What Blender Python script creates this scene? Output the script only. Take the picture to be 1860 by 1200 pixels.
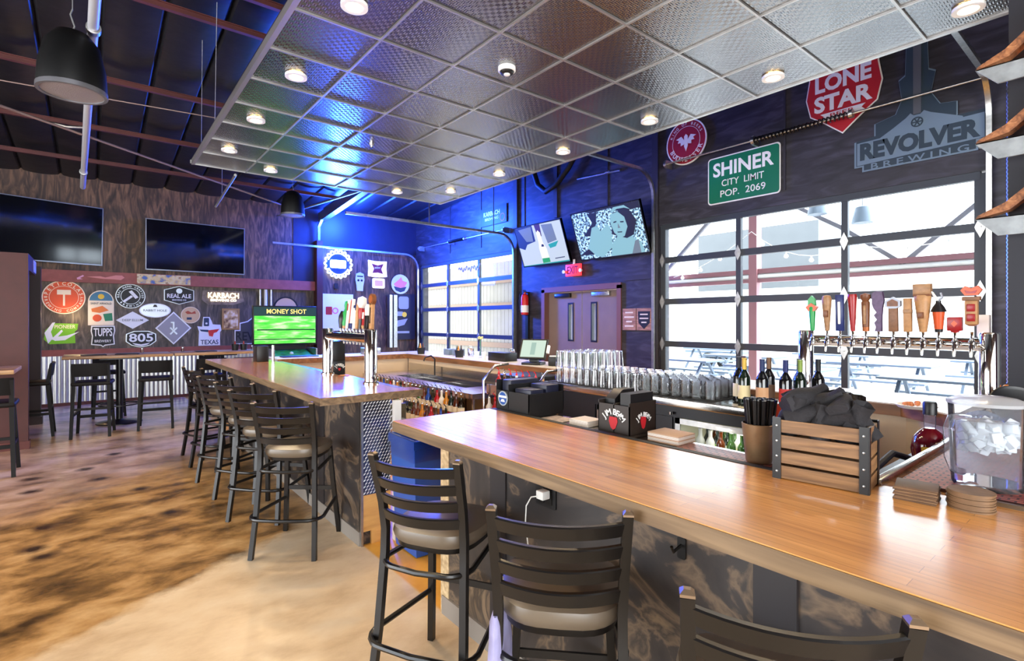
import bpy, bmesh, math, random
from mathutils import Vector, Matrix, Euler
R = math.radians
rnd = random.Random(11)
for o in list(bpy.data.objects): bpy.data.objects.remove(o)
SC = bpy.context.scene
COL = SC.collection

# ---------------------------------------------------------------- camera, sky, light, exposure
cam = bpy.data.cameras.new('camera'); camo = bpy.data.objects.new('camera', cam); COL.objects.link(camo)
camo.location = (0, 0, 1.6); camo.rotation_euler = (R(90), 0, R(-38.75))
cam.sensor_width = 36; cam.lens = 947/1860*36; cam.shift_y = -17/1860; cam.clip_start = .05; cam.clip_end = 200
SC.camera = camo
W = bpy.data.worlds.new('sky'); SC.world = W; W.use_nodes = True
W.node_tree.nodes['Background'].inputs[0].default_value = (.86, .93, 1, 1)
W.node_tree.nodes['Background'].inputs[1].default_value = 7.5
SC.view_settings.view_transform = 'Standard'; SC.view_settings.look = 'None'
SC.view_settings.exposure = .3; SC.view_settings.gamma = 1; SC.view_settings.use_curve_mapping = False
def lamp(name, kind, loc, energy, col, rot=(0, 0, 0), size=.1, parent=None, spot=None, sy=None):
    l = bpy.data.lights.new(name, kind); l.energy = energy; l.color = col
    if kind == 'AREA':
        l.size = size
        if sy: l.shape = 'RECTANGLE'; l.size_y = sy
    elif kind == 'SUN': l.angle = size
    else: l.shadow_soft_size = size
    if spot: l.spot_size = R(spot); l.spot_blend = .6
    o = bpy.data.objects.new(name, l); COL.objects.link(o); o.location = loc; o.rotation_euler = rot; o.parent = parent
    return o
lamp('sun', 'SUN', (12, -4, 12), 7.0, (1, .96, .9), (R(38), 0, R(20)), .02)
# fill lamps added out of view, standing in for daylight from front and side
lamp('front_fill', 'AREA', (-1.2, -3.7, 2.3), 200, (1, .93, .84), (R(80), 0, R(-12)), 6, sy=2.6)
lamp('side_fill', 'AREA', (-4.8, 5.5, 2.0), 105, (1, .88, .74), (R(86), 0, R(-90)), 6, sy=2.4)

# ---------------------------------------------------------------- materials
def lin(c):
    return tuple(((v/255)/12.92 if v/255 <= .04045 else ((v/255+.055)/1.055)**2.4) for v in c) + (1,)
MATS = {}
def mat(name, col, rough=.5, metal=0, em=None, es=0, coat=0, spec=None, tr=0, var=0, vs=30, bump=0, bs=200, sc=(1, 1, 1), ior=1.45):
    """plain colour with a little procedural variation (var) and fine relief (bump)"""
    if name in MATS: return MATS[name]
    m = bpy.data.materials.new(name); m.use_nodes = True; MATS[name] = m
    nt = m.node_tree; p = nt.nodes['Principled BSDF']
    p.inputs['Base Color'].default_value = lin(col); p.inputs['Roughness'].default_value = rough
    p.inputs['Metallic'].default_value = metal; p.inputs['IOR'].default_value = ior
    p.inputs['Transmission Weight'].default_value = tr
    if coat: p.inputs['Coat Weight'].default_value = coat; p.inputs['Coat Roughness'].default_value = .08
    if spec is not None: p.inputs['Specular IOR Level'].default_value = spec
    if em: p.inputs['Emission Color'].default_value = lin(em); p.inputs['Emission Strength'].default_value = es
    if var or bump:
        tc = nt.nodes.new('ShaderNodeTexCoord'); mp = nt.nodes.new('ShaderNodeMapping'); mp.inputs['Scale'].default_value = sc
        nt.links.new(tc.outputs['Object'], mp.inputs[0])
    if var:
        n = nt.nodes.new('ShaderNodeTexNoise'); n.inputs['Scale'].default_value = vs; n.inputs['Detail'].default_value = 5
        r = nt.nodes.new('ShaderNodeValToRGB'); c = lin(col)
        r.color_ramp.elements[0].position = .3; r.color_ramp.elements[1].position = .7
        r.color_ramp.elements[0].color = tuple(max(0, x*(1-var)) for x in c[:3])+(1,)
        r.color_ramp.elements[1].color = tuple(min(1, x*(1+var)) for x in c[:3])+(1,)
        nt.links.new(mp.outputs[0], n.inputs['Vector']); nt.links.new(n.outputs[0], r.inputs[0]); nt.links.new(r.outputs[0], p.inputs['Base Color'])
    if bump:
        n = nt.nodes.new('ShaderNodeTexNoise'); n.inputs['Scale'].default_value = bs; n.inputs['Detail'].default_value = 2
        b = nt.nodes.new('ShaderNodeBump'); b.inputs['Strength'].default_value = bump; b.inputs['Distance'].default_value = .01
        nt.links.new(mp.outputs[0], n.inputs['Vector']); nt.links.new(n.outputs[0], b.inputs['Height']); nt.links.new(b.outputs[0], p.inputs['Normal'])
    return m
def rampmat(name, stops, sc=(1, 1, 1), ns=5, det=6, dist=0, rough=.5, coat=0, bump=.1, sub=None, spec=None, rot=(0, 0, 0)):
    """noise stretched along the grain and coloured by a ramp: plywood, boards, stains"""
    if name in MATS: return MATS[name]
    m = bpy.data.materials.new(name); m.use_nodes = True; MATS[name] = m
    nt = m.node_tree; p = nt.nodes['Principled BSDF']; L = nt.links.new
    tc = nt.nodes.new('ShaderNodeTexCoord'); mp = nt.nodes.new('ShaderNodeMapping'); mp.inputs['Scale'].default_value = sc; mp.inputs['Rotation'].default_value = rot
    n = nt.nodes.new('ShaderNodeTexNoise'); n.inputs['Scale'].default_value = ns; n.inputs['Detail'].default_value = det; n.inputs['Distortion'].default_value = dist
    r = nt.nodes.new('ShaderNodeValToRGB'); e = r.color_ramp.elements
    e[0].position, e[0].color = stops[0][0], lin(stops[0][1]); e[1].position, e[1].color = stops[-1][0], lin(stops[-1][1])
    for q, c in stops[1:-1]:
        k = e.new(q); k.color = lin(c)
    L(tc.outputs['Object'], mp.inputs[0]); L(mp.outputs[0], n.inputs['Vector']); L(n.outputs[0], r.inputs[0]); L(r.outputs[0], p.inputs['Base Color'])
    p.inputs['Roughness'].default_value = rough
    if spec is not None: p.inputs['Specular IOR Level'].default_value = spec
    if coat: p.inputs['Coat Weight'].default_value = coat; p.inputs['Coat Roughness'].default_value = .15
    if bump:
        b = nt.nodes.new('ShaderNodeBump'); b.inputs['Strength'].default_value = bump; b.inputs['Distance'].default_value = .01
        L(n.outputs[0], b.inputs['Height']); L(b.outputs[0], p.inputs['Normal'])
    return m
def glassmat(name, tint=(255, 255, 255), refl=.12, rough=.02, haze=0):
    m = bpy.data.materials.new(name); m.use_nodes = True; MATS[name] = m
    nt = m.node_tree; nt.nodes.clear(); L = nt.links.new
    out = nt.nodes.new('ShaderNodeOutputMaterial'); mix = nt.nodes.new('ShaderNodeMixShader')
    t = nt.nodes.new('ShaderNodeBsdfTransparent'); t.inputs[0].default_value = lin(tint)
    g = nt.nodes.new('ShaderNodeBsdfGlossy'); g.inputs['Roughness'].default_value = rough
    lw = nt.nodes.new('ShaderNodeLayerWeight'); lw.inputs[0].default_value = refl
    src = t
    if haze:
        d = nt.nodes.new('ShaderNodeBsdfDiffuse'); d.inputs[0].default_value = (.9, .93, .95, 1); tl = nt.nodes.new('ShaderNodeBsdfTranslucent'); tl.inputs[0].default_value = (.9, .93, .95, 1)
        m1 = nt.nodes.new('ShaderNodeMixShader'); m1.inputs[0].default_value = .5; L(d.outputs[0], m1.inputs[1]); L(tl.outputs[0], m1.inputs[2])
        src = nt.nodes.new('ShaderNodeMixShader'); src.inputs[0].default_value = haze; L(t.outputs[0], src.inputs[1]); L(m1.outputs[0], src.inputs[2])
    L(lw.outputs['Fresnel'], mix.inputs[0]); L(src.outputs[0], mix.inputs[1]); L(g.outputs[0], mix.inputs[2]); L(mix.outputs[0], out.inputs[0])
    return m

# ---------------------------------------------------------------- building helpers
def gm(o):
    M = Matrix.Identity(4)
    while o is not None: M = o.matrix_basis @ M; o = o.parent
    return M
class MB:
    def __init__(s): s.bm = bmesh.new()
    def _f(s, vs, mi):
        try:
            f = s.bm.faces.new(vs); f.material_index = mi; f.smooth = True
        except ValueError: pass
    def box(s, x0, y0, z0, x1, y1, z1, mi=0, bev=0, M=None):
        b = s.bm; n0 = len(b.verts)
        v = [b.verts.new(p) for p in ((x0,y0,z0),(x1,y0,z0),(x1,y1,z0),(x0,y1,z0),(x0,y0,z1),(x1,y0,z1),(x1,y1,z1),(x0,y1,z1))]
        fs = []
        for q in ((0,3,2,1),(4,5,6,7),(0,1,5,4),(1,2,6,5),(2,3,7,6),(3,0,4,7)):
            f = b.faces.new([v[i] for i in q]); f.material_index = mi; f.smooth = True; fs.append(f)
        if M: 
            for w in v: w.co = M @ w.co
        if bev:
            es = list({e for f in fs for e in f.edges})
            r = bmesh.ops.bevel(b, geom=es, offset=bev, segments=2, affect='EDGES', profile=.5)
            for f in r['faces']: f.material_index = mi; f.smooth = True
        return s
    def loft(s, rings, mi=0, closed=True, caps=True, loop=False):
        b = s.bm; V = [[b.verts.new(p) for p in r] for r in rings]; n = len(V[0])
        m = len(V)
        for i in range(m if loop else m-1):
            A, B = V[i], V[(i+1) % m]
            for j in range(n if closed else n-1):
                s._f([A[j], A[(j+1) % n], B[(j+1) % n], B[j]], mi)
        if caps and closed and not loop:
            s._f(list(reversed(V[0])), mi); s._f(V[-1], mi)
        return s
    def tube(s, pts, r, n=8, mi=0, loop=False, square=False, rz=None):
        pts = [Vector(p) for p in pts]; m = len(pts); rings = []
        up = None
        for i, p in enumerate(pts):
            a = pts[(i-1) % m] if (i or loop) else p; c = pts[(i+1) % m] if (i < m-1 or loop) else p
            t = (c-a).normalized()
            if up is None:
                up = Vector((0, 0, 1)) if abs(t.z) < .9 else Vector((0, 1, 0))
            x = up.cross(t)
            if x.length < 1e-4: x = Vector((1, 0, 0)).cross(t)
            x.normalize(); y = t.cross(x); up = y
            rr = r[i] if isinstance(r, (list, tuple)) else r
            k = 4 if square else n; o = math.pi/4 if square else 0
            f = 1.414 if square else 1
            rings.append([p + (x*math.cos(2*math.pi*j/k+o) + y*math.sin(2*math.pi*j/k+o))*rr*f for j in range(k)])
        return s.loft(rings, mi, True, True, loop)
    def cyl(s, a, b, r, n=16, mi=0, r2=None): return s.tube([a, b], [r, r if r2 is None else r2], n, mi)
    def lathe(s, prof, c=(0, 0, 0), n=20, mi=0, caps=False):
        rings = [[(c[0]+max(r, 1e-4)*math.cos(2*math.pi*j/n), c[1]+max(r, 1e-4)*math.sin(2*math.pi*j/n), c[2]+z) for j in range(n)] for r, z in prof]
        return s.loft(rings, mi, True, caps)
    def poly(s, pts, z0, z1, mi=0):
        """outline in XY extruded along Z"""
        a = sum(pts[i-1][0]*pts[i][1]-pts[i][0]*pts[i-1][1] for i in range(len(pts)))
        if a < 0: pts = pts[::-1]
        return s.loft([[(x, y, z0) for x, y in pts], [(x, y, z1) for x, y in pts]], mi)
    def polyx(s, pts, x0, x1, mi=0):
        """outline in YZ extruded along X"""
        return s.loft([[(x0, y, z) for y, z in pts], [(x1, y, z) for y, z in pts]], mi)
    def polyy(s, pts, y0, y1, mi=0):
        return s.loft([[(x, y0, z) for x, z in pts], [(x, y1, z) for x, z in pts]], mi)
    def ring(s, ro, ri, z0, z1, mi=0, n=40, c=(0, 0), sx=1):
        f = lambda r, z: [(c[0]+sx*r*math.cos(2*math.pi*j/n), c[1]+r*math.sin(2*math.pi*j/n), z) for j in range(n)]
        return s.loft([f(ro, z0), f(ro, z1), f(ri, z1), f(ri, z0)], mi, True, False, True)
    def build(s, name, mats, parent=None, world=False, label=None, kind=None, ang=40):
        bm = s.bm
        if world and parent is not None: bmesh.ops.transform(bm, matrix=gm(parent).inverted(), verts=bm.verts)
        bmesh.ops.recalc_face_normals(bm, faces=bm.faces)
        me = bpy.data.meshes.new(name); bm.to_mesh(me); bm.free()
        for m in (mats if isinstance(mats, (list, tuple)) else [mats]): me.materials.append(m)
        try: me.set_sharp_from_angle(angle=R(ang))
        except Exception: pass
        o = bpy.data.objects.new(name, me); COL.objects.link(o); o.parent = parent
        if label: o['label'] = label
        if kind: o['kind'] = kind
        return o
def tag(o, label, cat, group=None, kind=None):
    if label: o['label'] = label
    if cat: o['category'] = cat
    if group: o['group'] = group
    if kind: o['kind'] = kind
    return o
def thing(name, label, cat, loc=(0, 0, 0), rz=0, group=None, rot=None):
    o = bpy.data.objects.new(name, None); COL.objects.link(o); o.empty_display_size = .1
    o.location = loc; o.rotation_euler = rot if rot else (0, 0, rz)
    return tag(o, label, cat, group)
def struct(name, mb, m): return tag(mb.build(name, m), None, None, None, 'structure')
KIDS = {}
def kids(o): return [c for c in bpy.data.objects if c.parent == o]
def dup(root, loc, rz=None, label=None, group=None, skip=()):
    def cp(o, par):
        c = o.copy(); COL.objects.link(c); c.parent = par
        for ch in KIDSOF(o): cp(ch, c)
        return c
    c = cp(root, None); c.location = loc
    if rz is not None: c.rotation_euler = (0, 0, rz)
    if label: c['label'] = label
    if group: c['group'] = group
    return c
def KIDSOF(o):
    if o.name not in KIDS: KIDS[o.name] = kids(o)
    return KIDS[o.name]
# lettering: strings are laid out in the parent's local XY plane (x right, y up, z out) and turned to meshes at the end
TXT = []
def letter(parent, m, items, name='lettering', z=0, ext=.002, label=None):
    TXT.append((parent, m, items, name, z, ext, label))
def arc(s, size, r, mid, spread, cx=0, cy=0, bottom=False, bold=.02, sx=1, ex=1):
    """letters of s along an arc; returns items for letter()"""
    out = []; n = len(s)
    for i, ch in enumerate(s):
        if ch == ' ': continue
        t = (i-(n-1)/2)/max(1, n-1)*spread
        a = mid+t if bottom else mid-t
        rot = a-90 if not bottom else a+90
        out.append((ch, size, cx+ex*r*math.cos(R(a)), cy+r*math.sin(R(a)), rot, bold, sx))
    return out
FACE_Y = (R(90), 0, 0)            # faces -y (on the back wall)
FACE_X = (R(90), 0, R(-90))       # faces -x (on the right wall)
def circ(r, n=40, c=(0, 0), sx=1): return [(c[0]+sx*r*math.cos(2*math.pi*j/n), c[1]+r*math.sin(2*math.pi*j/n)) for j in range(n)]
def rrect(w, h, r, n=5, c=(0, 0)):
    P = []
    for sx, sy, a0 in ((1, 1, 0), (-1, 1, 90), (-1, -1, 180), (1, -1, 270)):
        for k in range(n+1):
            a = R(a0+90*k/n); P.append((c[0]+sx*(w/2-r)+r*math.cos(a), c[1]+sy*(h/2-r)+r*math.sin(a)))
    return P
# ================================================================ the room
def floor_material():
    m = bpy.data.materials.new('stained_concrete'); m.use_nodes = True
    nt = m.node_tree; p = nt.nodes['Principled BSDF']; L = nt.links.new; N = nt.nodes.new
    tc = N('ShaderNodeTexCoord')
    def noise(scale, det, sc=(1, 1, 1), rot=0, dist=0):
        mp = N('ShaderNodeMapping'); mp.inputs['Scale'].default_value = sc; mp.inputs['Rotation'].default_value = (0, 0, rot)
        n = N('ShaderNodeTexNoise'); n.inputs['Scale'].default_value = scale; n.inputs['Detail'].default_value = det; n.inputs['Distortion'].default_value = dist; n.inputs['Roughness'].default_value = .62
        L(tc.outputs['Object'], mp.inputs[0]); L(mp.outputs[0], n.inputs['Vector']); return n.outputs[0]
    def ramp(src, stops):
        r = N('ShaderNodeValToRGB'); e = r.color_ramp.elements
        e[0].position, e[0].color = stops[0][0], lin(stops[0][1]); e[1].position, e[1].color = stops[-1][0], lin(stops[-1][1])
        for q, c in stops[1:-1]: k = e.new(q); k.color = lin(c)
        L(src, r.inputs[0]); return r.outputs[0]
    def math_(op, a, b):
        n = N('ShaderNodeMath'); n.operation = op
        for i, v in enumerate((a, b)):
            if isinstance(v, (int, float)): n.inputs[i].default_value = v
            else: L(v, n.inputs[i])
        return n.outputs[0]
    def mix(f, a, b):
        n = N('ShaderNodeMix'); n.data_type = 'RGBA'; L(f, n.inputs['Factor']); L(a, n.inputs[6]); L(b, n.inputs[7]); return n.outputs[2]
    light = ramp(noise(2.2, 8, (1, 1.6, 1), .4), [(.3, (192, 160, 124)), (.5, (218, 190, 154)), (.72, (230, 208, 178))])
    stain = ramp(noise(2.4, 13, (1, 1.5, 1), -.25, .2), [(.33, (62, 44, 24)), (.43, (124, 90, 50)), (.54, (178, 134, 82)), (.7, (214, 174, 122))])
    far = ramp(noise(1.8, 9, (1, 1.5, 1), .1, .2), [(.33, (92, 68, 50)), (.48, (166, 132, 104)), (.7, (212, 182, 156))])
    yel = ramp(noise(3, 5), [(.3, (206, 140, 44)), (.7, (236, 176, 78))])
    sep = N('ShaderNodeSeparateXYZ'); L(tc.outputs['Object'], sep.inputs[0])
    x, y = sep.outputs[0], sep.outputs[1]
    wob = math_('MULTIPLY', noise(3, 6), .5)
    d = math_('ADD', math_('SUBTRACT', y, math_('MULTIPLY', x, .62)), wob)
    k1 = N('ShaderNodeMapRange'); k1.inputs[1].default_value = 3.66; k1.inputs[2].default_value = 3.8; L(d, k1.inputs[0])
    k2 = N('ShaderNodeMapRange'); k2.inputs[1].default_value = 6.0; k2.inputs[2].default_value = 7.6; L(d, k2.inputs[0])
    k3 = N('ShaderNodeMapRange'); k3.inputs[1].default_value = 1.49; k3.inputs[2].default_value = 1.51; L(x, k3.inputs[0])
    c = mix(k1.outputs[0], light, stain); c = mix(k2.outputs[0], c, far); c = mix(k3.outputs[0], c, yel)
    # knots left where posts were cut off
    dm = None
    for px, py in ((-.5, 7.17), (-.46, 6.64), (-.3, 5.42), (-.33, 4.96), (-.26, 4.76), (-.07, 7.28), (.05, 6.75), (.35, 6.1), (.2, 7.9), (.5, 5.2)):
        v = N('ShaderNodeVectorMath'); v.operation = 'DISTANCE'; v.inputs[1].default_value = (px, py, 0); L(tc.outputs['Object'], v.inputs[0])
        dm = v.outputs['Value'] if dm is None else math_('MINIMUM', dm, v.outputs['Value'])
    dm = math_('ADD', dm, math_('MULTIPLY', noise(14, 3), .08))
    kd = N('ShaderNodeMapRange'); kd.inputs[1].default_value = .07; kd.inputs[2].default_value = .15; L(dm, kd.inputs[0])
    dark = N('ShaderNodeRGB'); dark.outputs[0].default_value = lin((48, 32, 22))
    c = mix(kd.outputs[0], dark.outputs[0], c)
    L(c, p.inputs['Base Color'])
    p.inputs['Roughness'].default_value = .3; p.inputs['Specular IOR Level'].default_value = .45
    b = N('ShaderNodeBump'); b.inputs['Strength'].default_value = .12; b.inputs['Distance'].default_value = .01
    L(noise(9, 5), b.inputs['Height']); L(b.outputs[0], p.inputs['Normal'])
    return m
b = MB(); b.box(-6, -4, -.12, 7.25, 13.2, 0); struct('floor', b, floor_material())

PLY_BROWN = rampmat('brown_plywood', [(.3, (38, 24, 16)), (.48, (72, 48, 34)), (.6, (104, 74, 52)), (.75, (132, 98, 72))], (4.5, 1, .9), 2.2, 9, 1.6, .55)
PLY_GREY = rampmat('grey_brown_plywood', [(.3, (44, 36, 31)), (.5, (78, 66, 56)), (.62, (104, 90, 76)), (.78, (134, 116, 96))], (4.5, 1, .9), 2.6, 9, 1.2, .5)
PLY_DARK = rampmat('dark_stained_plywood', [(.3, (24, 21, 26)), (.5, (42, 38, 47)), (.64, (58, 54, 66)), (.8, (74, 70, 84))], (1, 1.1, 5), 1.6, 7, 1.4, .48)
RED = mat('red_oxide_steel', (142, 72, 62), .5, var=.15, vs=8)
REDP = mat('red_paint', (68, 28, 25), .55, var=.12, vs=6)
GALV = mat('galvanised_steel', (188, 188, 186), .34, 1, var=.15, vs=25)
STEEL = mat('brushed_stainless_steel', (200, 198, 194), .2, 1)
CHROME = mat('polished_chrome', (222, 220, 216), .07, 1)
BLACKM = mat('black_satin_metal', (14, 11, 10), .36, 0, spec=.5, coat=.12)
BLACKP = mat('black_plastic', (18, 18, 20), .4)
WHITE = mat('white_paint', (236, 236, 232), .5)
RUBBER = mat('black_rubber', (14, 14, 15), .6)

# back wall: plywood above, corrugated sheet below the rail (the sheet is its own thing)
b = MB(); b.box(-6, 13, 0, 7.25, 13.2, 5.4); struct('wall_back', b, PLY_BROWN)
b = MB(); b.box(-.83, 12.985, 1.05, 4.2, 13, 2.35); struct('wall_panel', b, PLY_GREY)
b = MB(); b.box(3.72, 12.985, 2.56, 4.2, 13, 4.5); b.box(4.2, 12.985, 3.42, 7, 13, 4.5); struct('wall_panel', b, mat('navy_black_paint', (26, 28, 52), .5, var=.15, vs=5))
b = MB()
for y0, y1, z0, z1 in ((-.6, 1.1, 0, 5.6), (1.1, 4.98, 3.12, 5.6), (4.98, 5.78, 0, 5.6), (5.78, 7.7, 2.2, 5.6), (7.7, 8.64, 0, 5.6), (8.64, 12.74, 3.12, 5.4), (12.74, 13, 0, 5.4)):
    b.box(7, y0, z0, 7.25, y1, z1)
b.box(7, -4, 0, 7.25, -.6, 5.6)
struct('wall_right', b, PLY_DARK)
b = MB(); b.box(-6.2, -4, 0, -6, 0, 5.6); b.box(-6.2, 0, 3.1, -6, 8.5, 5.6); b.box(-6.2, 8.5, 0, -6, 13.2, 5.6); struct('wall_left', b, PLY_BROWN)
b = MB(); b.box(-6.2, -4.2, 0, -4.8, -4, 5.8); b.box(-4.8, -4.2, 3.5, 2.6, -4, 5.8); b.box(2.6, -4.2, 0, 7.25, -4, 5.8); struct('wall_front', b, PLY_BROWN)
# seams and battens on the right wall
b = MB()
for y in (3.06, 6.05, 9.86, 8.3, 11.2): b.box(6.985, y-.012, 3.3, 7, y+.012, 5.3)
b.box(6.96, 4.99, 0, 7, 5.1, 4.9); b.box(6.95, 8.5, 0, 7, 8.62, 4.8); b.box(6.97, 7.3, 3.6, 7, 7.4, 4.8)
b.box(6.98, 5.1, 2.28, 7, 5.7, 2.36)
struct('trim_1', b, mat('dark_trim', (46, 42, 48), .5))

# sloped roof deck of dark quilted insulation
def roof():
    b = MB(); xs = []; x = -6.3
    rows = []
    seam = [-.485+.545*k for k in range(-11, 15)]
    prof = []
    for a in seam:
        for q in (0, .06, .25, .5, .75, .94): prof.append((a+.545*q, -.05*math.sin(math.pi*q)**.5 if q else .02))
    ys = [13.2, 11.5, 9.9, 8.25, 6.3, 4.6, 2.9, 1.2, -.5, -2.2, -4.2]
    for y in ys:
        z = 4.32+(13-y)/12
        rows.append([(px, y, z+.06+pz) for px, pz in prof])
    b.loft(rows, 0, False, False)
    return b
struct('ceiling', roof(), mat('black_roof_insulation', (24, 23, 27), .38, var=.25, vs=3, bump=.4, bs=6))
def beam(name, label, cat, mb, m, group=None): return tag(mb.build(name, m), label, cat, group)
PURL = mat('dark_red_purlin', (88, 44, 42), .55, var=.15, vs=5)
pur = [(11.5, 'last red roof purlin before the back wall'), (9.93, 'red roof purlin second from the back wall'), (8.25, 'red roof purlin running behind the black hanging speaker'), (6.3, 'red roof purlin ending above the edge of the metal tile ceiling'), (5.7, 'red roof purlin nearest the top edge of the photo')]
for y, lab in pur:
    z = 4.32+(13-y)/12-.05; b = MB(); b.box(-6, y-.012, z-.075, 4.3, y+.012, z-.02); b.box(-6, y-.028, z-.08, 4.3, y+.028, z-.07); b.box(-6, y-.028, z-.025, 4.3, y+.028, z-.015)
    beam('roof_purlin', lab, 'purlin', b, PURL, 'roof purlins')
# steel frame at the far corner: column and rafter
t = thing('steel_frame_column', 'red steel column of the frame against the back wall beside the neon sign', 'column', (4.27, 12.86, 0))
b = MB(); b.box(-.07, -.12, 0, .07, .12, 3.55); b.build('post', REDP, t)
b = MB(); b.tube([(0, -.03, 3.55), (0, -.03, 3.9), (.02, -.2, 4.06)], .03, square=True); b.build('knee_bracket', GALV, t)
b = MB(); y0, y1 = 12.9, 4; z0 = 4.02
b.loft([[(4.28, y, z0+(12.9-y)/12+dz) if i in (0, 3) else (4.42, y, z0+(12.9-y)/12+dz) for i, dz in enumerate((0, 0, .22, .22))] for y in (y0, y1)])
beam('roof_rafter', 'galvanised sloping rafter rising from the red column over the neon sign', 'rafter', b, GALV)

# dropped ceiling of embossed metal tiles
def tile_material():
    m = bpy.data.materials.new('embossed_metal_tile'); m.use_nodes = True
    nt = m.node_tree; p = nt.nodes['Principled BSDF']; L = nt.links.new; N = nt.nodes.new
    p.inputs['Base Color'].default_value = lin((128, 127, 127)); p.inputs['Metallic'].default_value = 1; p.inputs['Roughness'].default_value = .2
    tc = N('ShaderNodeTexCoord')
    def wave(d):
        w = N('ShaderNodeTexWave'); w.bands_direction = d; w.inputs['Scale'].default_value = 20; L(tc.outputs['Object'], w.inputs['Vector']); return w.outputs['Fac']
    ck = N('ShaderNodeTexChecker'); ck.inputs['Scale'].default_value = 33; L(tc.outputs['Object'], ck.inputs['Vector'])
    mx = N('ShaderNodeMix'); L(ck.outputs['Fac'], mx.inputs[0]); L(wave('X'), mx.inputs[2]); L(wave('Y'), mx.inputs[3])
    bp = N('ShaderNodeBump'); bp.inputs['Strength'].default_value = .14; bp.inputs['Distance'].default_value = .008
    L(mx.outputs[0], bp.inputs['Height']); L(bp.outputs[0], p.inputs['Normal'])
    return m
GX = [1.0+.613*i for i in range(7)]; GY = [7.81-.6135*i for i in range(18)]
t = thing('suspended_ceiling', 'suspended ceiling of embossed metal tiles in a silver grid above the bar', 'ceiling', (0, 0, 3.63))
first = None
TM = tile_material()
def tile_mesh():
    b = MB(); w = .303; b.box(-w, -w, -.006, w, w, 0)
    return b
for i in range(6):
    for j in range(16):
        x = (GX[i]+GX[i+1])/2; y = (GY[j]+GY[j+1])/2
        if first is None: first = tile_mesh().build('ceiling_tile', TM, t); o = first
        else: o = first.copy(); COL.objects.link(o)
        o.location = (x, y, .006)
b = MB()
for i, x in enumerate(GX):
    w = .018 if i in (0, 6) else .008
    b.box(x-w, GY[-2], -.012, x+w, GY[0]+.02, .004)
for y in GY[:-1]: b.box(GX[0], y-.008, -.0125, GX[-1], y+.008, .003)
b.box(GX[0]-.03, GY[0]+.02, .004, GX[-1]+.03, GY[0]+.03, .05)
b.box(GX[0]-.018, GY[-2], .004, GX[0]-.01, GY[0], .05); b.box(GX[-1]+.01, GY[-2], .004, GX[-1]+.018, GY[0], .05)
b.build('grid', mat('silver_grid', (176, 174, 172), .35, .8), t)
b = MB(); b.box(GX[0]-.018, GY[-2], .05, GX[-1]+.018, GY[0]+.03, .06); b.build('backing', BLACKP, t)
for x, y in ((1.02, 7.3), (1.02, 6.4)):
    b = MB(); b.cyl((x, y, .02), (x-.06, y-.5, 1.15), .003, 6); b.build('hanger_wire', GALV, t)

BULB = mat('warm_lamp_glow', (255, 214, 150), .4, em=(255, 205, 130), es=28)
def downlight(x, y, label, power=70):
    t = thing('recessed_downlight', label, 'ceiling light', (x, y, 3.625), 0, 'recessed lights in the metal ceiling')
    b = MB(); b.ring(.085, .055, -.022, -.002); b.build('trim_ring', WHITE, t)
    b = MB(); b.lathe([(.055, -.006), (.03, -.003), (0, -.002)], n=24); b.build('lens', BULB, t)
    lamp('lamp', 'SPOT', (0, 0, -.035), power, (1, .78, .5), (0, 0, 0), .04, t, 150)
names = {(1.3, 3.23): 'glowing downlight at the top edge of the photo by the ceiling edge', (1.3, 4.46): 'warm downlight in the blue lit tile row near the ceiling edge',
    (1.27, 5.68): 'downlight second from the far left corner of the ceiling', (1.25, 6.89): 'downlight nearest the far left corner of the metal ceiling',
    (1.85, 7.47): 'downlight in the far row just above the hanging bell speaker', (3.7, 7.48): 'downlight in the far row over the end of the bar', (4.33, 6.92): 'downlight at the far right corner of the metal ceiling',
    (4.34, 5.69): 'right row downlight between far corner and garage track', (4.36, 4.46): 'downlight above the curved garage track', (4.37, 3.23): 'downlight left of the round red sign',
    (4.38, 2.01): 'downlight above the green city limit sign', (4.4, .78): 'downlight at the top right corner of the photo'}
for (x, y), lab in names.items(): downlight(x, y, lab)
t = thing('smoke_detector', 'white smoke detector with dark grille under the metal ceiling', 'smoke detector', (2.58, 3.28, 3.63))
b = MB(); b.lathe([(.07, 0), (.07, -.03), (.064, -.036)], n=28, caps=True); b.build('base', WHITE, t)
b = MB(); b.lathe([(.058, -.034), (.05, -.05), (.045, -.054)], n=28, caps=True); b.build('grille', BLACKP, t)
b = MB(); b.lathe([(.025, -.05), (.025, -.062), (.012, -.068), (0, -.068)], n=20); b.build('sensor', WHITE, t)
t = thing('sprinkler_head', 'small dark sprinkler head in the blue lit ceiling tiles', 'sprinkler', (2.49, 5.68, 3.63))
b = MB(); b.lathe([(.03, 0), (.03, -.012), (.012, -.014), (.012, -.04)], n=14, caps=True); b.build('escutcheon', CHROME, t)
b = MB(); b.lathe([(.02, -.04), (.02, -.044)], n=14, caps=True); b.build('deflector', BLACKM, t)

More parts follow.
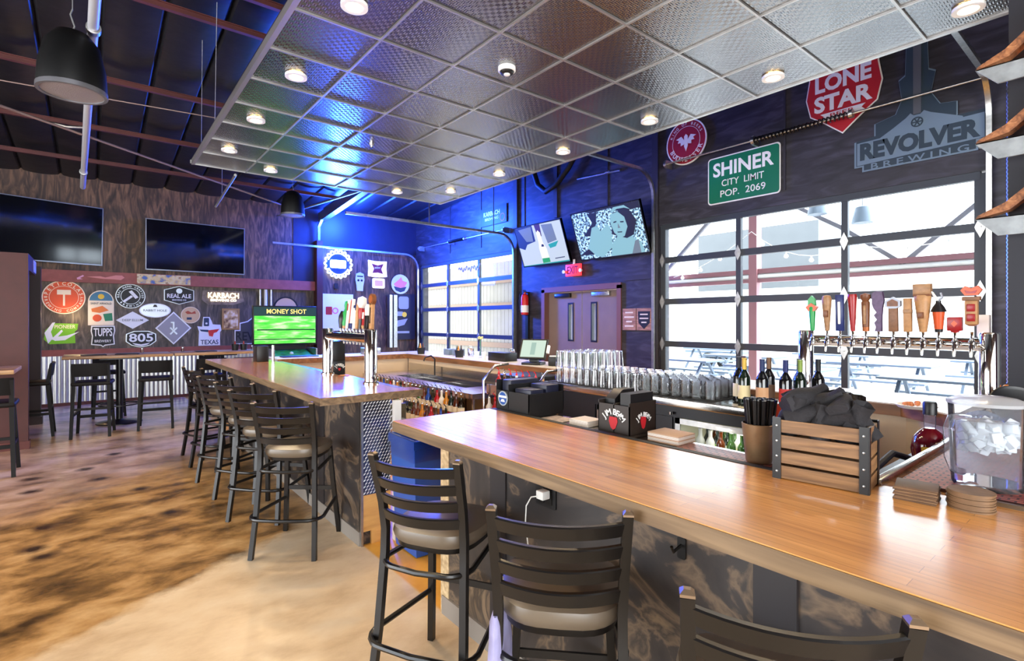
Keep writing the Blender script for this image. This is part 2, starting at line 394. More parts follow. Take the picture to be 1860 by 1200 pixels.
# ---------------------------------------------------------------- garage doors, double door
PANE = glassmat('window_pane', (246, 250, 252), .06, .0)
DFRAME = mat('dark_grey_aluminium', (58, 62, 68), .45, .3)
def garage(name, ys, seed):
    r = bpy.data.objects.new(name, None); COL.objects.link(r); r['kind'] = 'structure'
    b = MB(); y0, y1 = ys[0], ys[-1]
    for y in ys:
        w = .05 if y in (y0, y1) else .035
        b.box(7.02, y-w, .02, 7.08, y+w, 3.1)
    for z0, z1 in ((.02, .12), (.56, .65), (1.2, 1.29), (1.86, 1.95), (2.51, 2.6), (3.04, 3.12)): b.box(7.015, y0, z0, 7.085, y1, z1)
    b.build('frame', DFRAME, r)
    b = MB(); b.box(7.045, y0, .1, 7.053, y1, 3.06); b.build('glass', PANE, r)
    for y in ys:
        for z in (.6, 1.245, 1.905, 2.555):
            h = MB(); h.poly([(0, -.11), (.035, -.03), (.045, 0), (.035, .03), (0, .11), (-.035, .03), (-.045, 0), (-.035, -.03)], 0, .012); h.lathe([(.012, .012), (.01, .02), (0, .021)], n=8)
            o = h.build('hinge', GALV, r); o.location = (7.014, y, z); o.rotation_euler = FACE_X
    return r
garage('door_1', (12.7, 11.36, 10.0, 8.68), 1)
garage('door_2', (4.94, 3.70, 2.38, 1.15), 2)
def track(y, zt, xe, label, rods=(), rr=.38):
    t = thing('garage_door_track', label, 'door track', (6.93, y, 0))
    pts = [(0, 0, .1), (0, 0, zt-rr)] + [(-rr+rr*math.cos(a), 0, zt-rr+rr*math.sin(a)) for a in [R(15*k) for k in range(1, 7)]] + [(xe-6.93, 0, zt)]
    b = MB(); b.tube(pts, .022, square=True); b.build('rail', GALV, t)
    for x, z1 in rods:
        b = MB(); b.box(x-6.93-.012, -.004, zt, x-6.93+.012, .004, z1); b.build('hanger', GALV, t)
track(12.76, 3.40, 3.2, 'galvanised garage track in front of the round neon sign', ())
track(8.58, 3.42, 3.3, 'galvanised garage track curving down beside the crooked televisions', ((4.9, 4.3), (6.4, 4.6)))
track(5.05, 3.96, 4.0, 'galvanised garage track curving down left of the larger garage door', ())
track(1.07, 4.0, 4.9, 'galvanised garage track right of the larger garage door', ())
def shaft(y0, y1, ys0, ys1, z, label):
    t = thing('torsion_spring_shaft', label, 'spring shaft', (6.84, 0, z))
    b = MB(); b.cyl((0, y0, 0), (0, y1, 0), .013, 10); b.build('shaft', GALV, t)
    b = MB(); b.tube([(.034*math.cos(k*1.05), ys0+(ys1-ys0)*k/150, .034*math.sin(k*1.05)) for k in range(151)], .009, 5); b.build('spring', BLACKM, t)
    for y in (ys0, ys1, y0, y1):
        b = MB(); b.lathe([(.05, -.02), (.05, .02)], n=14, caps=True); o = b.build('winding_cone', GALV, t); o.location = (0, y, 0); o.rotation_euler = (R(90), 0, 0)
        if y == ys0: continue
        b = MB(); b.box(-.01, y-.015, -.06, .15, y+.015, .06); b.build('bracket', GALV, t)
shaft(.9, 4.75, 2.25, 3.4, 4.0, 'spring shaft with silver rod crossing the pistol shaped brewery logo')
shaft(8.8, 12.5, 10.3, 11.0, 3.55, 'spring shaft above the farther garage door in blue light')

r = bpy.data.objects.new('door_3', None); COL.objects.link(r); r['kind'] = 'structure'
TAUPE = mat('taupe_door_paint', (122, 104, 100), .45, var=.06, vs=4)
FRAMEC = mat('rose_brown_frame', (110, 74, 66), .5)
b = MB(); b.box(6.97, 5.74, 0, 7.22, 5.83, 2.22); b.box(6.97, 7.66, 0, 7.22, 7.75, 2.22); b.box(6.97, 5.74, 2.16, 7.22, 7.75, 2.26); b.build('door_frame', FRAMEC, r)
for y0, y1, wy, ky in ((5.84, 6.74, 6.45, 6.62), (6.76, 7.65, 7.04, 6.88)):
    b = MB()
    for q in ((y0, 0.02, wy-.065, 2.15), (wy+.065, .02, y1, 2.15), (wy-.065, .02, wy+.065, 1.24), (wy-.065, 1.93, wy+.065, 2.15)): b.box(7.09, q[0], q[1], 7.13, q[2], q[3])
    d = b.build('door_leaf', TAUPE, r)
    b = MB()
    for q in ((wy-.075, 1.22, wy-.05, 1.95), (wy+.05, 1.22, wy+.075, 1.95), (wy-.05, 1.22, wy+.05, 1.25), (wy-.05, 1.92, wy+.05, 1.95)): b.box(7.08, q[0], q[1], 7.14, q[2], q[3])
    b.build('vision_frame', BLACKP, d)
    b = MB(); b.box(7.105, wy-.06, 1.23, 7.112, wy+.06, 1.94); b.build('vision_glass', PANE, d)
    b = MB(); b.box(7.03, wy-.02 if wy > 6.7 else wy-.4, 2.05, 7.09, wy+.4 if wy > 6.7 else wy+.02, 2.13, bev=.01); b.build('door_closer', BLACKM if wy > 6.7 else GALV, d)
    b = MB(); b.lathe([(.012, 0), (.012, .04), (.03, .045), (.032, .06), (.02, .072), (0, .074)], n=16); o = b.build('door_knob', CHROME, d); o.location = (7.09, ky, 1.04); o.rotation_euler = FACE_X

# ---------------------------------------------------------------- outside: bright patio
b = MB(); b.box(7.25, -12, -.15, 60, 40, -.02); struct('ground', b, mat('pale_patio_concrete', (210, 208, 204), .7, var=.05, vs=1))
PRED = mat('patio_red_steel', (150, 104, 110), .5)
t = thing('patio_canopy_frame', 'red steel column and truss of the patio canopy seen through the garage door', 'canopy frame', (9, 0, 0))
b = MB(); b.box(-.09, 4.37, -.02, .09, 4.51, 4.6); b.build('column', PRED, t)
b = MB(); b.box(-.05, -4, 2.42, .05, 8.2, 2.5); b.box(-.05, -4, 2.27, .05, 8.2, 2.33); b.build('bottom_chord', PRED, t)
b = MB(); b.cyl((0, -4, 2.375), (0, 8.2, 2.375), .05, 10); b.build('gutter_pipe', WHITE, t)
b = MB(); b.box(-.05, -4, 4.2, .05, 8.2, 4.3); b.build('top_chord', PRED, t)
for a, c in (((5.0, 3.75), (6.3, 2.55)), ((4.1, 3.7), (3.1, 3.05)), ((3.1, 3.05), (2.31, 2.42)), ((2.31, 2.42), (1.2, 3.4))):
    b = MB(); b.tube([(0, a[0], a[1]), (0, c[0], c[1])], .03, square=True); b.build('diagonal', mat('patio_grey_steel', (120, 118, 126), .5), t)
b = MB(); b.box(20, 7.6, 0, 24, 12.3, 5.2); tag(b.build('grey_building', mat('grey_siding', (92, 94, 96), .7, var=.05, vs=2)), 'flat grey building beyond the patio seen through the upper panes', 'building')
b = MB(); b.box(18.5, -8, 0, 18.6, 22, 2.75)
tag(b.build('perimeter_wall', mat('white_boundary_wall', (226, 226, 222), .8)), 'long white boundary wall behind the patio tables', 'wall')
b = MB()
for k in range(70): b.box(9.6, 8.0+.18*k, 0, 9.625, 8.17+.18*k, 3.4)
o = b.build('board_fence', mat('pale_fence_board', (128, 120, 110), .7, var=.08, vs=3)); tag(o, 'pale board fence outside the farther garage door', 'fence')
b = MB(); b.box(9.55, 8, 1.98, 9.6, 20.6, 2.16); b.box(9.55, 8, .8, 9.6, 20.6, .95); b.box(9.55, 8, 2.75, 9.6, 20.6, 2.85); b.build('fence_rail', mat('tan_rail', (122, 96, 78), .7), o)
PT = mat('patio_table_grey', (96, 108, 124), .5)
def picnic():
    t = thing('patio_table', 'x', 'patio table', (0, 0, -.02))
    b = MB(); b.box(-.38, -.9, .72, .38, .9, .76, bev=.006); b.build('tabletop', PT, t)
    for s in (-1, 1):
        b = MB(); b.box(s*.68-.14, -.9, .43, s*.68+.14, .9, .47, bev=.006); b.build('bench', PT, t)
    for s in (-.65, .65):
        b = MB(); b.tube([(-.7, s, .02), (-.1, s, .72)], .025, square=True); b.tube([(.7, s, .02), (.1, s, .72)], .025, square=True); b.box(-.8, s-.02, .37, .8, s+.02, .43); b.build('leg', PT, t)
    return t
pos = [(9.9, 1.9, 'patio table nearest the window behind the tap tower'), (10.2, 4.6, 'patio table behind the wine bottles'), (10.6, 7.0, 'patio table behind the glasses at the left of the window'), (12.3, .9, 'patio table in the second row behind the right half of the tap tower'),
       (12.6, 3.6, 'patio table in the second row behind the left tap column'), (12.8, 6.6, 'patio table in the second row left of the window mullion'), (15.0, 2.0, 'patio table in the farthest row to the right'), (15.2, 5.4, 'patio table in the farthest row to the left'), (15.4, 8.9, 'patio table in the farthest row at the window edge')]
P0 = picnic(); P0.location = (pos[0][0], pos[0][1], -.02); P0['label'] = pos[0][2]; P0['group'] = 'patio tables'
for x, y, lab in pos[1:]: dup(P0, (x, y, -.02), 0, lab, 'patio tables')
t = thing('string_lights', 'string of small round bulbs sagging across the patio', 'string lights', (8.89, 0, 0))
pts = []
for a, c, sag in (((6.0, 2.46), (4.45, 3.15), .1), ((4.45, 3.15), (2.9, 2.75), .28), ((2.9, 2.75), (1.1, 2.95), .2)):
    pts += [(.0, a[0]+(c[0]-a[0])*k/8, a[1]+(c[1]-a[1])*k/8-sag*4*(k/8)*(1-k/8)) for k in range(8)]
b = MB(); b.tube(pts, .006, 5); b.build('cable', WHITE, t)
for k in range(1, len(pts), 2):
    b = MB(); b.lathe([(.012, 0), (.012, -.03), (.03, -.05), (.036, -.075), (.02, -.1), (0, -.105)], n=10); o = b.build('bulb', WHITE, t); o.location = pts[k]
for y, z, lab in ((2.75, 3.2, 'grey bell shaped patio speaker hanging outside the right panes'), (3.36, 3.42, 'grey bell shaped patio speaker half hidden under the window head')):
    t = thing('patio_speaker', lab, 'outdoor speaker', (8.8, y, z), 0, 'bell speakers on the patio')
    b = MB(); b.lathe([(.05, .09), (.09, .07), (.13, -.1), (.14, -.16)], n=20, caps=True); b.build('body', mat('speaker_grey', (120, 134, 148), .5), t)
    b = MB(); b.cyl((0, 0, .08), (0, 0, 1.2), .006, 6); b.build('cable', BLACKM, t)
t = thing('utility_trailer', 'small flat trailer parked far across the lot', 'trailer', (17, 9.6, 0))
b = MB(); b.box(-.6, -1.0, .5, .6, 1.0, .58); b.build('bed', PT, t)
for y in (-.5, .1):
    b = MB(); b.lathe([(.1, -.06), (.26, -.06), (.26, .06), (.1, .06)], n=18); o = b.build('wheel', RUBBER, t); o.location = (-.62, y, .27); o.rotation_euler = (0, R(90), 0)
t = thing('window_neon_script', 'unlit purple script neon hanging inside the top pane of the farther garage door', 'neon sign', (6.99, 10.35, 2.86), rot=FACE_X)
b = MB(); b.tube([(-.45+.9*k/40, .05*math.sin(k*1.3)+.03*math.sin(k*.5), 0) for k in range(41)], .012, 6); b.build('tube', mat('violet_glass_tube', (120, 90, 150), .3), t)
# ================================================================ bar counters
def butcher(name, c1, c2, c3, rough=.2):
    m = bpy.data.materials.new(name); m.use_nodes = True
    nt = m.node_tree; p = nt.nodes['Principled BSDF']; L = nt.links.new; N = nt.nodes.new
    tc = N('ShaderNodeTexCoord'); mp = N('ShaderNodeMapping'); mp.inputs['Rotation'].default_value = (0, 0, R(90)); L(tc.outputs['Object'], mp.inputs[0])
    br = N('ShaderNodeTexBrick'); br.offset = .37; br.inputs['Scale'].default_value = 1; br.inputs['Brick Width'].default_value = .85; br.inputs['Row Height'].default_value = .042
    br.inputs['Mortar Size'].default_value = .0006; br.inputs['Color1'].default_value = lin(c1); br.inputs['Color2'].default_value = lin(c2); br.inputs['Mortar'].default_value = lin(c3); br.inputs['Bias'].default_value = -.2
    L(mp.outputs[0], br.inputs['Vector'])
    m2 = N('ShaderNodeMapping'); m2.inputs['Scale'].default_value = (22, 1.6, 22); L(tc.outputs['Object'], m2.inputs[0])
    n = N('ShaderNodeTexNoise'); n.inputs['Scale'].default_value = 2.2; n.inputs['Detail'].default_value = 6; n.inputs['Distortion'].default_value = .8; L(m2.outputs[0], n.inputs['Vector'])
    r = N('ShaderNodeValToRGB'); r.color_ramp.elements[0].position = .3; r.color_ramp.elements[0].color = (.55, .48, .4, 1); r.color_ramp.elements[1].position = .6; r.color_ramp.elements[1].color = (1, 1, 1, 1)
    L(n.outputs[0], r.inputs[0])
    mx = N('ShaderNodeMix'); mx.data_type = 'RGBA'; mx.blend_type = 'MULTIPLY'; mx.inputs[0].default_value = .5; L(br.outputs[0], mx.inputs[6]); L(r.outputs[0], mx.inputs[7])
    L(mx.outputs[2], p.inputs['Base Color']); p.inputs['Roughness'].default_value = rough
    p.inputs['Coat Weight'].default_value = .6; p.inputs['Coat Roughness'].default_value = .17
    b = N('ShaderNodeBump'); b.inputs['Strength'].default_value = .05; b.inputs['Distance'].default_value = .004; L(n.outputs[0], b.inputs['Height']); L(b.outputs[0], p.inputs['Normal'])
    return m
BUTCHER = butcher('butcher_block_maple', (232, 162, 86), (206, 136, 68), (150, 98, 50), .27)
BUTCHER2 = butcher('darker_butcher_block', (190, 132, 78), (166, 110, 62), (104, 68, 40), .18)
EDGEW = rampmat('shaded_plank_edge', [(.3, (78, 60, 42)), (.5, (112, 88, 62)), (.7, (138, 112, 82))], (9, .7, 14), 2, 6, 1, .5)  # block edge, the shade of its unlit side put into the colour
BARPLY = rampmat('ebonised_plywood', [(.36, (34, 30, 31)), (.5, (50, 44, 42)), (.545, (108, 90, 72)), (.6, (56, 49, 45)), (.67, (126, 106, 84)), (.8, (66, 55, 48))], (1, 1, 1.25), 2.6, 7, 1.5, .45, rot=(R(28), 0, 0))
CREAM = mat('cream_laminate', (206, 184, 156), .45, var=.06, vs=3)
RAWPLY = rampmat('raw_plywood', [(.3, (188, 132, 66)), (.6, (222, 168, 96)), (.8, (238, 190, 124))], (1, 6, 6), 2, 5, .5, .5)
BASEB = mat('grey_vinyl_base', (132, 124, 116), .5)
TOP = 1.08
n = thing('bar_counter', 'nearest bar counter with honey butcher block top and dark swirled plywood front', 'bar counter', (1.5, 0, 0))
b = MB(); b.poly([(1.22, -1.6), (1.98, -1.6), (1.98, .4), (1.95, .55), (1.84, .6), (1.84, 2.51), (1.22, 2.51)], TOP-.052, TOP); o = b.build('countertop', BUTCHER, n, True)
b = MB(); b.box(1.216, -1.6, TOP-.053, 1.2205, 2.512, TOP-.003); b.build('front_edge', EDGEW, n, True)
b = MB(); b.box(1.5, -1.6, 0, 1.56, 2.46, TOP-.053); b.build('front_panel', BARPLY, n, True)
for x0, y0, y1 in ((1.492, 1.91, 2.03), (1.488, .62, .74)):
    b = MB(); b.box(x0, y0, .1, 1.5, y1, TOP-.053); b.build('batten', mat('dark_batten', (40, 36, 38), .5), n, True)
b = MB(); b.box(1.494, 2.41, 0, 1.57, 2.49, TOP-.053); b.build('end_trim', rampmat('pale_osb_edge', [(.3, (150, 122, 84)), (.7, (206, 182, 142))], (6, 6, 6), 6, 4, 0, .6), n, True)
b = MB(); b.box(1.488, -1.6, 0, 1.5, 2.47, .1); b.build('baseboard', BASEB, n, True)
b = MB(); b.box(1.84, .6, 1.03, 2.1, 2.5, 1.058); b.build('drip_ledge', STEEL, n, True)
b = MB(); b.box(1.842, .6, 1.058, 1.872, 2.5, 1.082); b.build('rubber_edge', RUBBER, n, True)
b = MB(); b.box(1.56, .6, 0, 2.06, 2.44, 1.03); b.build('carcass', BLACKP, n, True)
f_ = thing('bar_counter', 'farther bar counter carrying the double post tap tower', 'bar counter', (1.48, 3.55, 0))
b = MB(); b.box(1.19, 3.55, TOP-.052, 1.84, 8.15, TOP); b.box(1.84, 3.55, TOP-.052, 1.97, 3.72, TOP); b.build('countertop', BUTCHER2, f_, True)
b = MB(); b.box(1.187, 3.546, TOP-.053, 1.19, 8.15, TOP-.003); b.box(1.19, 3.546, TOP-.053, 1.97, 3.55, TOP-.003); b.build('front_edge', EDGEW, f_, True)
b = MB(); b.box(1.48, 3.58, 0, 1.56, 8.1, TOP-.053); b.build('front_panel', BARPLY, f_, True)
for y in (4.3, 5.6, 6.9):
    b = MB(); b.box(1.47, y, .1, 1.48, y+.12, TOP-.053); b.build('batten', MATS['dark_batten'], f_, True)
b = MB(); b.box(1.468, 3.565, 0, 1.48, 8.1, .1); b.build('baseboard', BASEB, f_, True)
b = MB(); b.box(1.56, 3.56, 0, 1.70, 8.1, TOP-.053); b.build('carcass', RAWPLY, f_, True)
def diamond_plate():
    b = MB(); b.box(1.49, 3.548, .36, 1.70, 3.56, TOP-.053)
    for i in range(9):
        for j in range(29):
            cx = 1.503+.024*i+(.012 if j % 2 else 0); cz = .375+.0228*j; s = 1
            a = R(45); d = Vector((math.cos(a), 0, math.sin(a)))*.0145; q = Vector((-math.sin(a), 0, math.cos(a)))*.0055
            p = Vector((cx, 3.548, cz)); up = Vector((0, -.009, 0))
            v = [b.bm.verts.new(w) for w in (p-d, p+q, p+d, p-q, p+up-d*.4, p+up+d*.4)]
            for tr in ((0, 1, 4), (1, 5, 4), (1, 2, 5), (2, 3, 5), (3, 4, 5), (3, 0, 4)): b._f([v[k] for k in tr], 1)
    return b
diamond_plate().build('diamond_plate', [mat('diamond_plate_aluminium', (112, 114, 124), .24, 1), mat('tread_highlight', (238, 238, 240), .38, .6)], f_, True)  # treads are the same metal, their highlights put into a paler colour
b = MB(); b.box(1.495, 3.55, .1, 1.705, 3.58, .36); b.build('end_board', RAWPLY, f_, True)
b = MB(); b.box(1.478, 3.546, 0, 1.494, 3.562, TOP-.053); b.build('corner_angle', GALV, f_, True)
b = MB(); b.box(1.84, 3.72, 1.03, 1.98, 8.0, 1.06); b.build('drip_ledge', STEEL, f_, True)
b = MB(); b.box(1.835, 3.72, 1.03, 1.85, 7.6, 1.078); b.build('ledge_trim', EDGEW, f_, True)
b = MB(); b.box(1.715, 3.5, 0, 1.765, 3.545, 1.02); tag(b.build('support_post', mat('white_square_post', (216, 214, 210), .35)), 'white square post between the diamond plate and the blue bin', 'post')
w = thing('bar_counter', 'rear bar counter under the garage doors with wooden lip and cream inner wall', 'bar counter', (4.2, 4, 0))
b = MB(); b.poly([(3.95, 7.6), (3.95, 1.02), (3.72, .72), (4.55, .72), (4.55, 8.15), (1.97, 8.15), (1.97, 7.6)], TOP-.05, TOP); b.build('countertop', mat('counter_window_reflection', (214, 210, 204), .3), w, True)  # top coloured white: the window reflections are put into its colour
b = MB(); b.box(3.925, 1.02, TOP-.075, 3.95, 7.6, TOP-.005); b.box(1.97, 7.575, TOP-.075, 3.95, 7.6, TOP-.005)
b.loft([[(3.925, 1.02, z), (3.7, .72, z), (3.72, .72, z), (3.95, 1.02, z)] for z in (TOP-.075, TOP-.005)]); b.build('wooden_lip', rampmat('lip_walnut', [(.3, (96, 62, 38)), (.6, (140, 94, 60)), (.8, (168, 120, 80))], (8, 1, 8), 2, 5, .5, .35), w, True)
b = MB(); b.box(3.96, 1.0, .0, 4.1, 7.6, TOP-.05); b.box(1.97, 7.62, 0, 3.96, 7.75, TOP-.05)
b.loft([[(3.96, 1.0, z), (3.74, .72, z), (4.0, .72, z), (4.1, 1.0, z)] for z in (0, TOP-.05)]); b.build('inner_wall', CREAM, w, True)
b = MB(); b.box(4.1, .72, 0, 4.3, 8.1, TOP-.05); b.build('outer_wall', BARPLY, w, True)
c_ = thing('bar_counter', 'return of the bar counter at the right under the red bar mat', 'bar counter', (2.8, 0, 0))
b = MB(); b.box(1.985, -1.6, TOP-.06, 3.72, .575, TOP-.012); b.build('countertop', BUTCHER2, c_, True)
b = MB(); b.box(1.98, -.5, TOP-.05, 1.995, .38, TOP+.012); b.build('edge_strip', EDGEW, c_, True)
b = MB(); b.box(2.1, -.6, 0, 3.7, .55, TOP-.06); b.build('carcass', BLACKP, c_, True)
b = MB(); b.box(1.96, .56, TOP-.03, 3.1, .585, TOP+.014, bev=.004); b.build('steel_rail', STEEL, c_, True)

# wall outlet, charger and cord on the near bar front
t = thing('wall_outlet', 'black wall outlet on the dark bar front', 'outlet', (1.5, 1.635, .875), rot=FACE_X)
b = MB(); b.poly(rrect(.125, .125, .01), 0, .006); b.build('cover_plate', BLACKP, t)
b = MB(); b.poly(rrect(.034, .1, .008, c=(-.024, 0)), .006, .009); b.poly(rrect(.034, .1, .008, c=(.024, 0)), .006, .009); b.build('receptacle', BLACKM, t)
t = thing('phone_charger', 'white phone charger with its cord plugged in the black outlet', 'charger', (1.487, 1.62, .875), rot=FACE_X)
b = MB(); b.box(-.022, -.018, 0, .022, .018, .042, bev=.005); b.build('plug', WHITE, t)
b = MB(); b.tube([(-.01, -.005, .042), (-.03, -.01, .06), (-.05, -.05, .07), (-.055, -.12, .07), (-.05, -.22, .06), (-.06, -.34, .05), (-.05, -.47, .05)], .0028, 6); b.build('cord', WHITE, t)
t = thing('bag_hook', 'black bag hook under the near bar edge at the right', 'hook', (1.5, .98, .86), rot=FACE_X)
b = MB(); b.poly(rrect(.03, .07, .006), 0, .006); b.tube([(0, .01, .006), (0, .0, .05), (0, .02, .06)], .005, 6); b.build('hook', BLACKM, t)

# bin between the counters
t = thing('trash_can', 'blue plastic trash can with clear liner between the two counters', 'trash can', (1.66, 3.1, 0))
b = MB(); prof = [(.03, .0), (.0, .8)]
def rect(i, z): return [(i, i, z), (.44-i, i, z), (.44-i, .36-i, z), (i, .36-i, z)]
b.loft([rect(.03, .01), rect(.0, .74), rect(-.012, .745), rect(-.012, .8), rect(.008, .8), rect(.03, .1)], 0, True, True); b.build('body', mat('blue_plastic', (38, 78, 156), .42), t)
b = MB(); b.loft([rect(-.016, .66), rect(-.018, .78), rect(-.016, .808), rect(.004, .806), rect(.02, .6)], 0, True, False); b.build('liner', glassmat('clear_liner', (225, 232, 245), .35, .2), t)

# ================================================================ ladder back stools
SEAT = mat('black_vinyl_with_sheen', (98, 86, 72), .34, spec=.6)  # black vinyl, its tan sheen put into the base colour
CAPM = mat('tan_post_cap', (120, 100, 80), .3, .6)  # caps coloured lighter than the black posts
def ladder_stool():
    t = thing('bar_stool', 'x', 'bar stool')
    def post(s):
        return [(-.26, s*.215, 0), (-.215, s*.2, .3), (-.185, s*.188, .62), (-.182, s*.187, .72), (-.2, s*.19, .84), (-.26, s*.197, 1.05)]
    for s in (1, -1):
        b = MB(); b.tube(post(s), .0145, square=True); p = b.build('back_post', BLACKM, t)
        b = MB(); x, y, z = post(s)[-1]
        b.loft([[(x-q, y-q, z+h), (x+q, y-q, z+h), (x+q, y+q, z+h), (x-q, y+q, z+h)] for q, h in ((.015, -.002), (.015, .004), (.007, .012))]); b.build('cap', CAPM, p)
        b = MB(); b.tube([(.235, s*.205, 0), (.19, s*.175, .4), (.165, s*.16, .665)], .0145, square=True); b.build('front_leg', BLACKM, t)
    def px(z):
        P = post(1)
        for a, c in zip(P, P[1:]):
            if a[2] <= z <= c[2]:
                k = (z-a[2])/(c[2]-a[2]); return a[0]+(c[0]-a[0])*k, a[1]+(c[1]-a[1])*k
    for z in (1.028, .956, .884, .812):
        b = MB(); rings = []
        for k in range(13):
            q = -1+2*k/12; x, y = px(min(1.05, z)); x2, _ = px(z-.044)
            bow = -.06*(1-q*q)
            rings.append([(x+bow-.009, q*y, z-.004), (x+bow-.005, q*y, z), (x+bow+.009, q*y, z), (x+bow+.012, q*y, z-.004), (x2+bow+.012, q*y, z-.04), (x2+bow+.006, q*y, z-.044), (x2+bow-.006, q*y, z-.043)])
        b.loft(rings); b.build('back_slat', BLACKM, t)
    def outline(k, dz):
        P = []
        for j in range(28):
            a = 2*math.pi*j/28; ca, sa = math.cos(a), math.sin(a)
            e = 2/3.2
            P.append((k*.2*math.copysign(abs(ca)**e, ca), k*.2*math.copysign(abs(sa)**e, sa)*(1+.06*ca), dz))
        return P
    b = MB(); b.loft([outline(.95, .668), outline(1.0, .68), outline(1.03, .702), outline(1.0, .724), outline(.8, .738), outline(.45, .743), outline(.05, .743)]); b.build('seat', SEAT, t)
    b = MB(); b.loft([outline(.93, .646), outline(.95, .668)]); b.build('seat_pan', BLACKM, t)
    def urail(z, front, ymax, back, r):
        P = [(front[0], front[1], z)]
        P += [(back+.1*(1-math.cos(R(a)))*.0+(.1-.1*math.sin(R(a))), ymax-.1+.1*math.cos(R(a)), z) for a in (0, 20, 40, 60, 75, 90)]
        P += [(back-.012, 0, z)]
        P += [(x, -y, zz) for x, y, zz in reversed(P[:-1])]
        b = MB(); b.tube(P, r, 8); return b
    urail(.27, (.205, .188), .245, -.275, .0125).build('footrest', BLACKM, t)
    urail(.585, (.17, .165), .2, -.235, .012).build('seat_brace', BLACKM, t)
    b = MB(); b.box(.19, -.185, .33, .202, .185, .36); b.build('front_stretcher', BLACKM, t)
    return t
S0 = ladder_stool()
stools = [((1.0, 1.875), 30, 'black ladder back bar stool left of the white charger cord, tan lit seat'),
    ((1.047, 1.09), 44, 'black ladder back bar stool with a pale bag hung on its side'),
    ((1.05, .44), 36, 'black ladder back bar stool cut off by the bottom edge of the photo'),
    ((.985, 3.68), 50, 'black ladder back bar stool in front of the corner of the farther bar'),
    ((.98, 4.5), 42, 'second ladder back stool along the farther bar, counted from its near corner'),
    ((.97, 5.14), 36, 'third ladder back stool along the farther bar, counted from its near corner'),
    ((.92, 5.8), 34, 'fourth ladder back stool along the farther bar, counted from its near corner'),
    ((.92, 6.45), 26, 'fifth ladder back stool along the farther bar, counted from its near corner'),
    ((.9, 7.1), 20, 'farthest ladder back stool along the farther bar near the wall tables')]
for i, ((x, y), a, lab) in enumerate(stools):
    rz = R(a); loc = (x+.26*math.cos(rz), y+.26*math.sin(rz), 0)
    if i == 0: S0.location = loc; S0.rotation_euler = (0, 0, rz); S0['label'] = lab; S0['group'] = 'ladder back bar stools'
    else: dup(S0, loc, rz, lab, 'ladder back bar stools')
# pale bag on the second stool
t = thing('tote_bag', 'pale lavender bag hanging at the left side of a black stool', 'bag', (1.02, 1.335, .4), R(44))
b = MB()
def bagring(z, w, d): return [(w*math.cos(2*math.pi*j/20), d*math.sin(2*math.pi*j/20)*(1+.25*math.sin(5*2*math.pi*j/20+z*9)), z) for j in range(20)]
b.loft([bagring(0, .1, .02), bagring(.05, .13, .035), bagring(.17, .125, .03), bagring(.27, .115, .022), bagring(.3, .1, .012)]); b.build('body', mat('lavender_nylon', (150, 146, 184), .5, var=.2, vs=14), t)
b = MB(); b.tube([(-.06, 0, .29), (-.05, 0, .35), (0, 0, .37), (.05, 0, .35), (.06, 0, .29)], .006, 6); b.build('strap', mat('cream_strap', (220, 206, 180), .6), t)

# ================================================================ tables and low back stools at the wall
TBL = rampmat('table_oak', [(.3, (120, 84, 54)), (.55, (170, 128, 86)), (.8, (204, 164, 118))], (1, 10, 10), 2, 5, .5, .35)
ESP = mat('espresso_wood', (13, 9, 8), .5, spec=.2)
def pub_table(loc, label, w=1.36, d=.74):
    t = thing('pub_table', label, 'high table', loc, 0, 'high tables along the back wall')
    b = MB(); b.box(-w/2, -d/2, 1.035, w/2, d/2, 1.08, bev=.006); b.build('tabletop', TBL, t)
    b = MB(); b.lathe([(.3, 0), (.3, .012), (.28, .022), (.06, .05), (.045, .06)], n=30, caps=True); b.build('base', BLACKM, t)
    b = MB(); b.cyl((0, 0, .05), (0, 0, 1.01), .045, 18); b.box(-.25, -.25, 1.01, .25, .25, 1.035); b.build('pedestal', BLACKM, t)
    b = MB(); b.ring(.27, .255, .28, .3); 
    for a in range(4): b.cyl((.04*math.cos(a*1.57), .04*math.sin(a*1.57), .29), (.26*math.cos(a*1.57), .26*math.sin(a*1.57), .29), .007, 6)
    b.build('foot_ring', BLACKM, t); return t
pub_table((.32, 10.32, 0), 'high oak table at the left under the green and red beer signs')
pub_table((1.7, 10.32, 0), 'high oak table at the right below the Texas shaped sign')
pub_table((-1.36, 8.02, 0), 'high oak table cut off by the left edge of the photo', 1.4, .75)
def low_stool():
    t = thing('bar_stool', 'x', 'bar stool')
    for sx, sy in ((1, 1), (1, -1), (-1, 1), (-1, -1)):
        b = MB(); b.tube([(sx*.22, sy*.21, 0), (sx*.17, sy*.17, .72)] if sx > 0 else [(sx*.24, sy*.21, 0), (sx*.18, sy*.19, .74), (sx*.22, sy*.195, 1.0)], [.017, .02] if sx > 0 else [.017, .02, .016], square=True); b.build('leg', ESP, t)
    b = MB(); b.box(-.21, -.22, .71, .2, .22, .765, bev=.02); b.build('seat', mat('espresso_vinyl', (20, 15, 13), .5, spec=.2), t)
    b = MB()
    b.loft([[(x-.03*(1-q*q)-.008, q*.21, z) if i in (0, 3) else (x-.03*(1-q*q)+.012, q*.21, z) for i, (x, z) in enumerate(((-.2, .84), (-.2, .84), (-.222, 1.02), (-.222, 1.02)))] for q in [-1+k/5 for k in range(11)]]); b.build('backrest', ESP, t)
    b = MB()
    for s in (-1, 1): b.box(-.2, s*.195-.012, .3, .19, s*.195+.012, .335)
    b.box(.185, -.19, .22, .21, .19, .26); b.box(-.225, -.19, .38, -.2, .19, .41); b.build('stretcher', ESP, t)
    return t
L0 = low_stool()
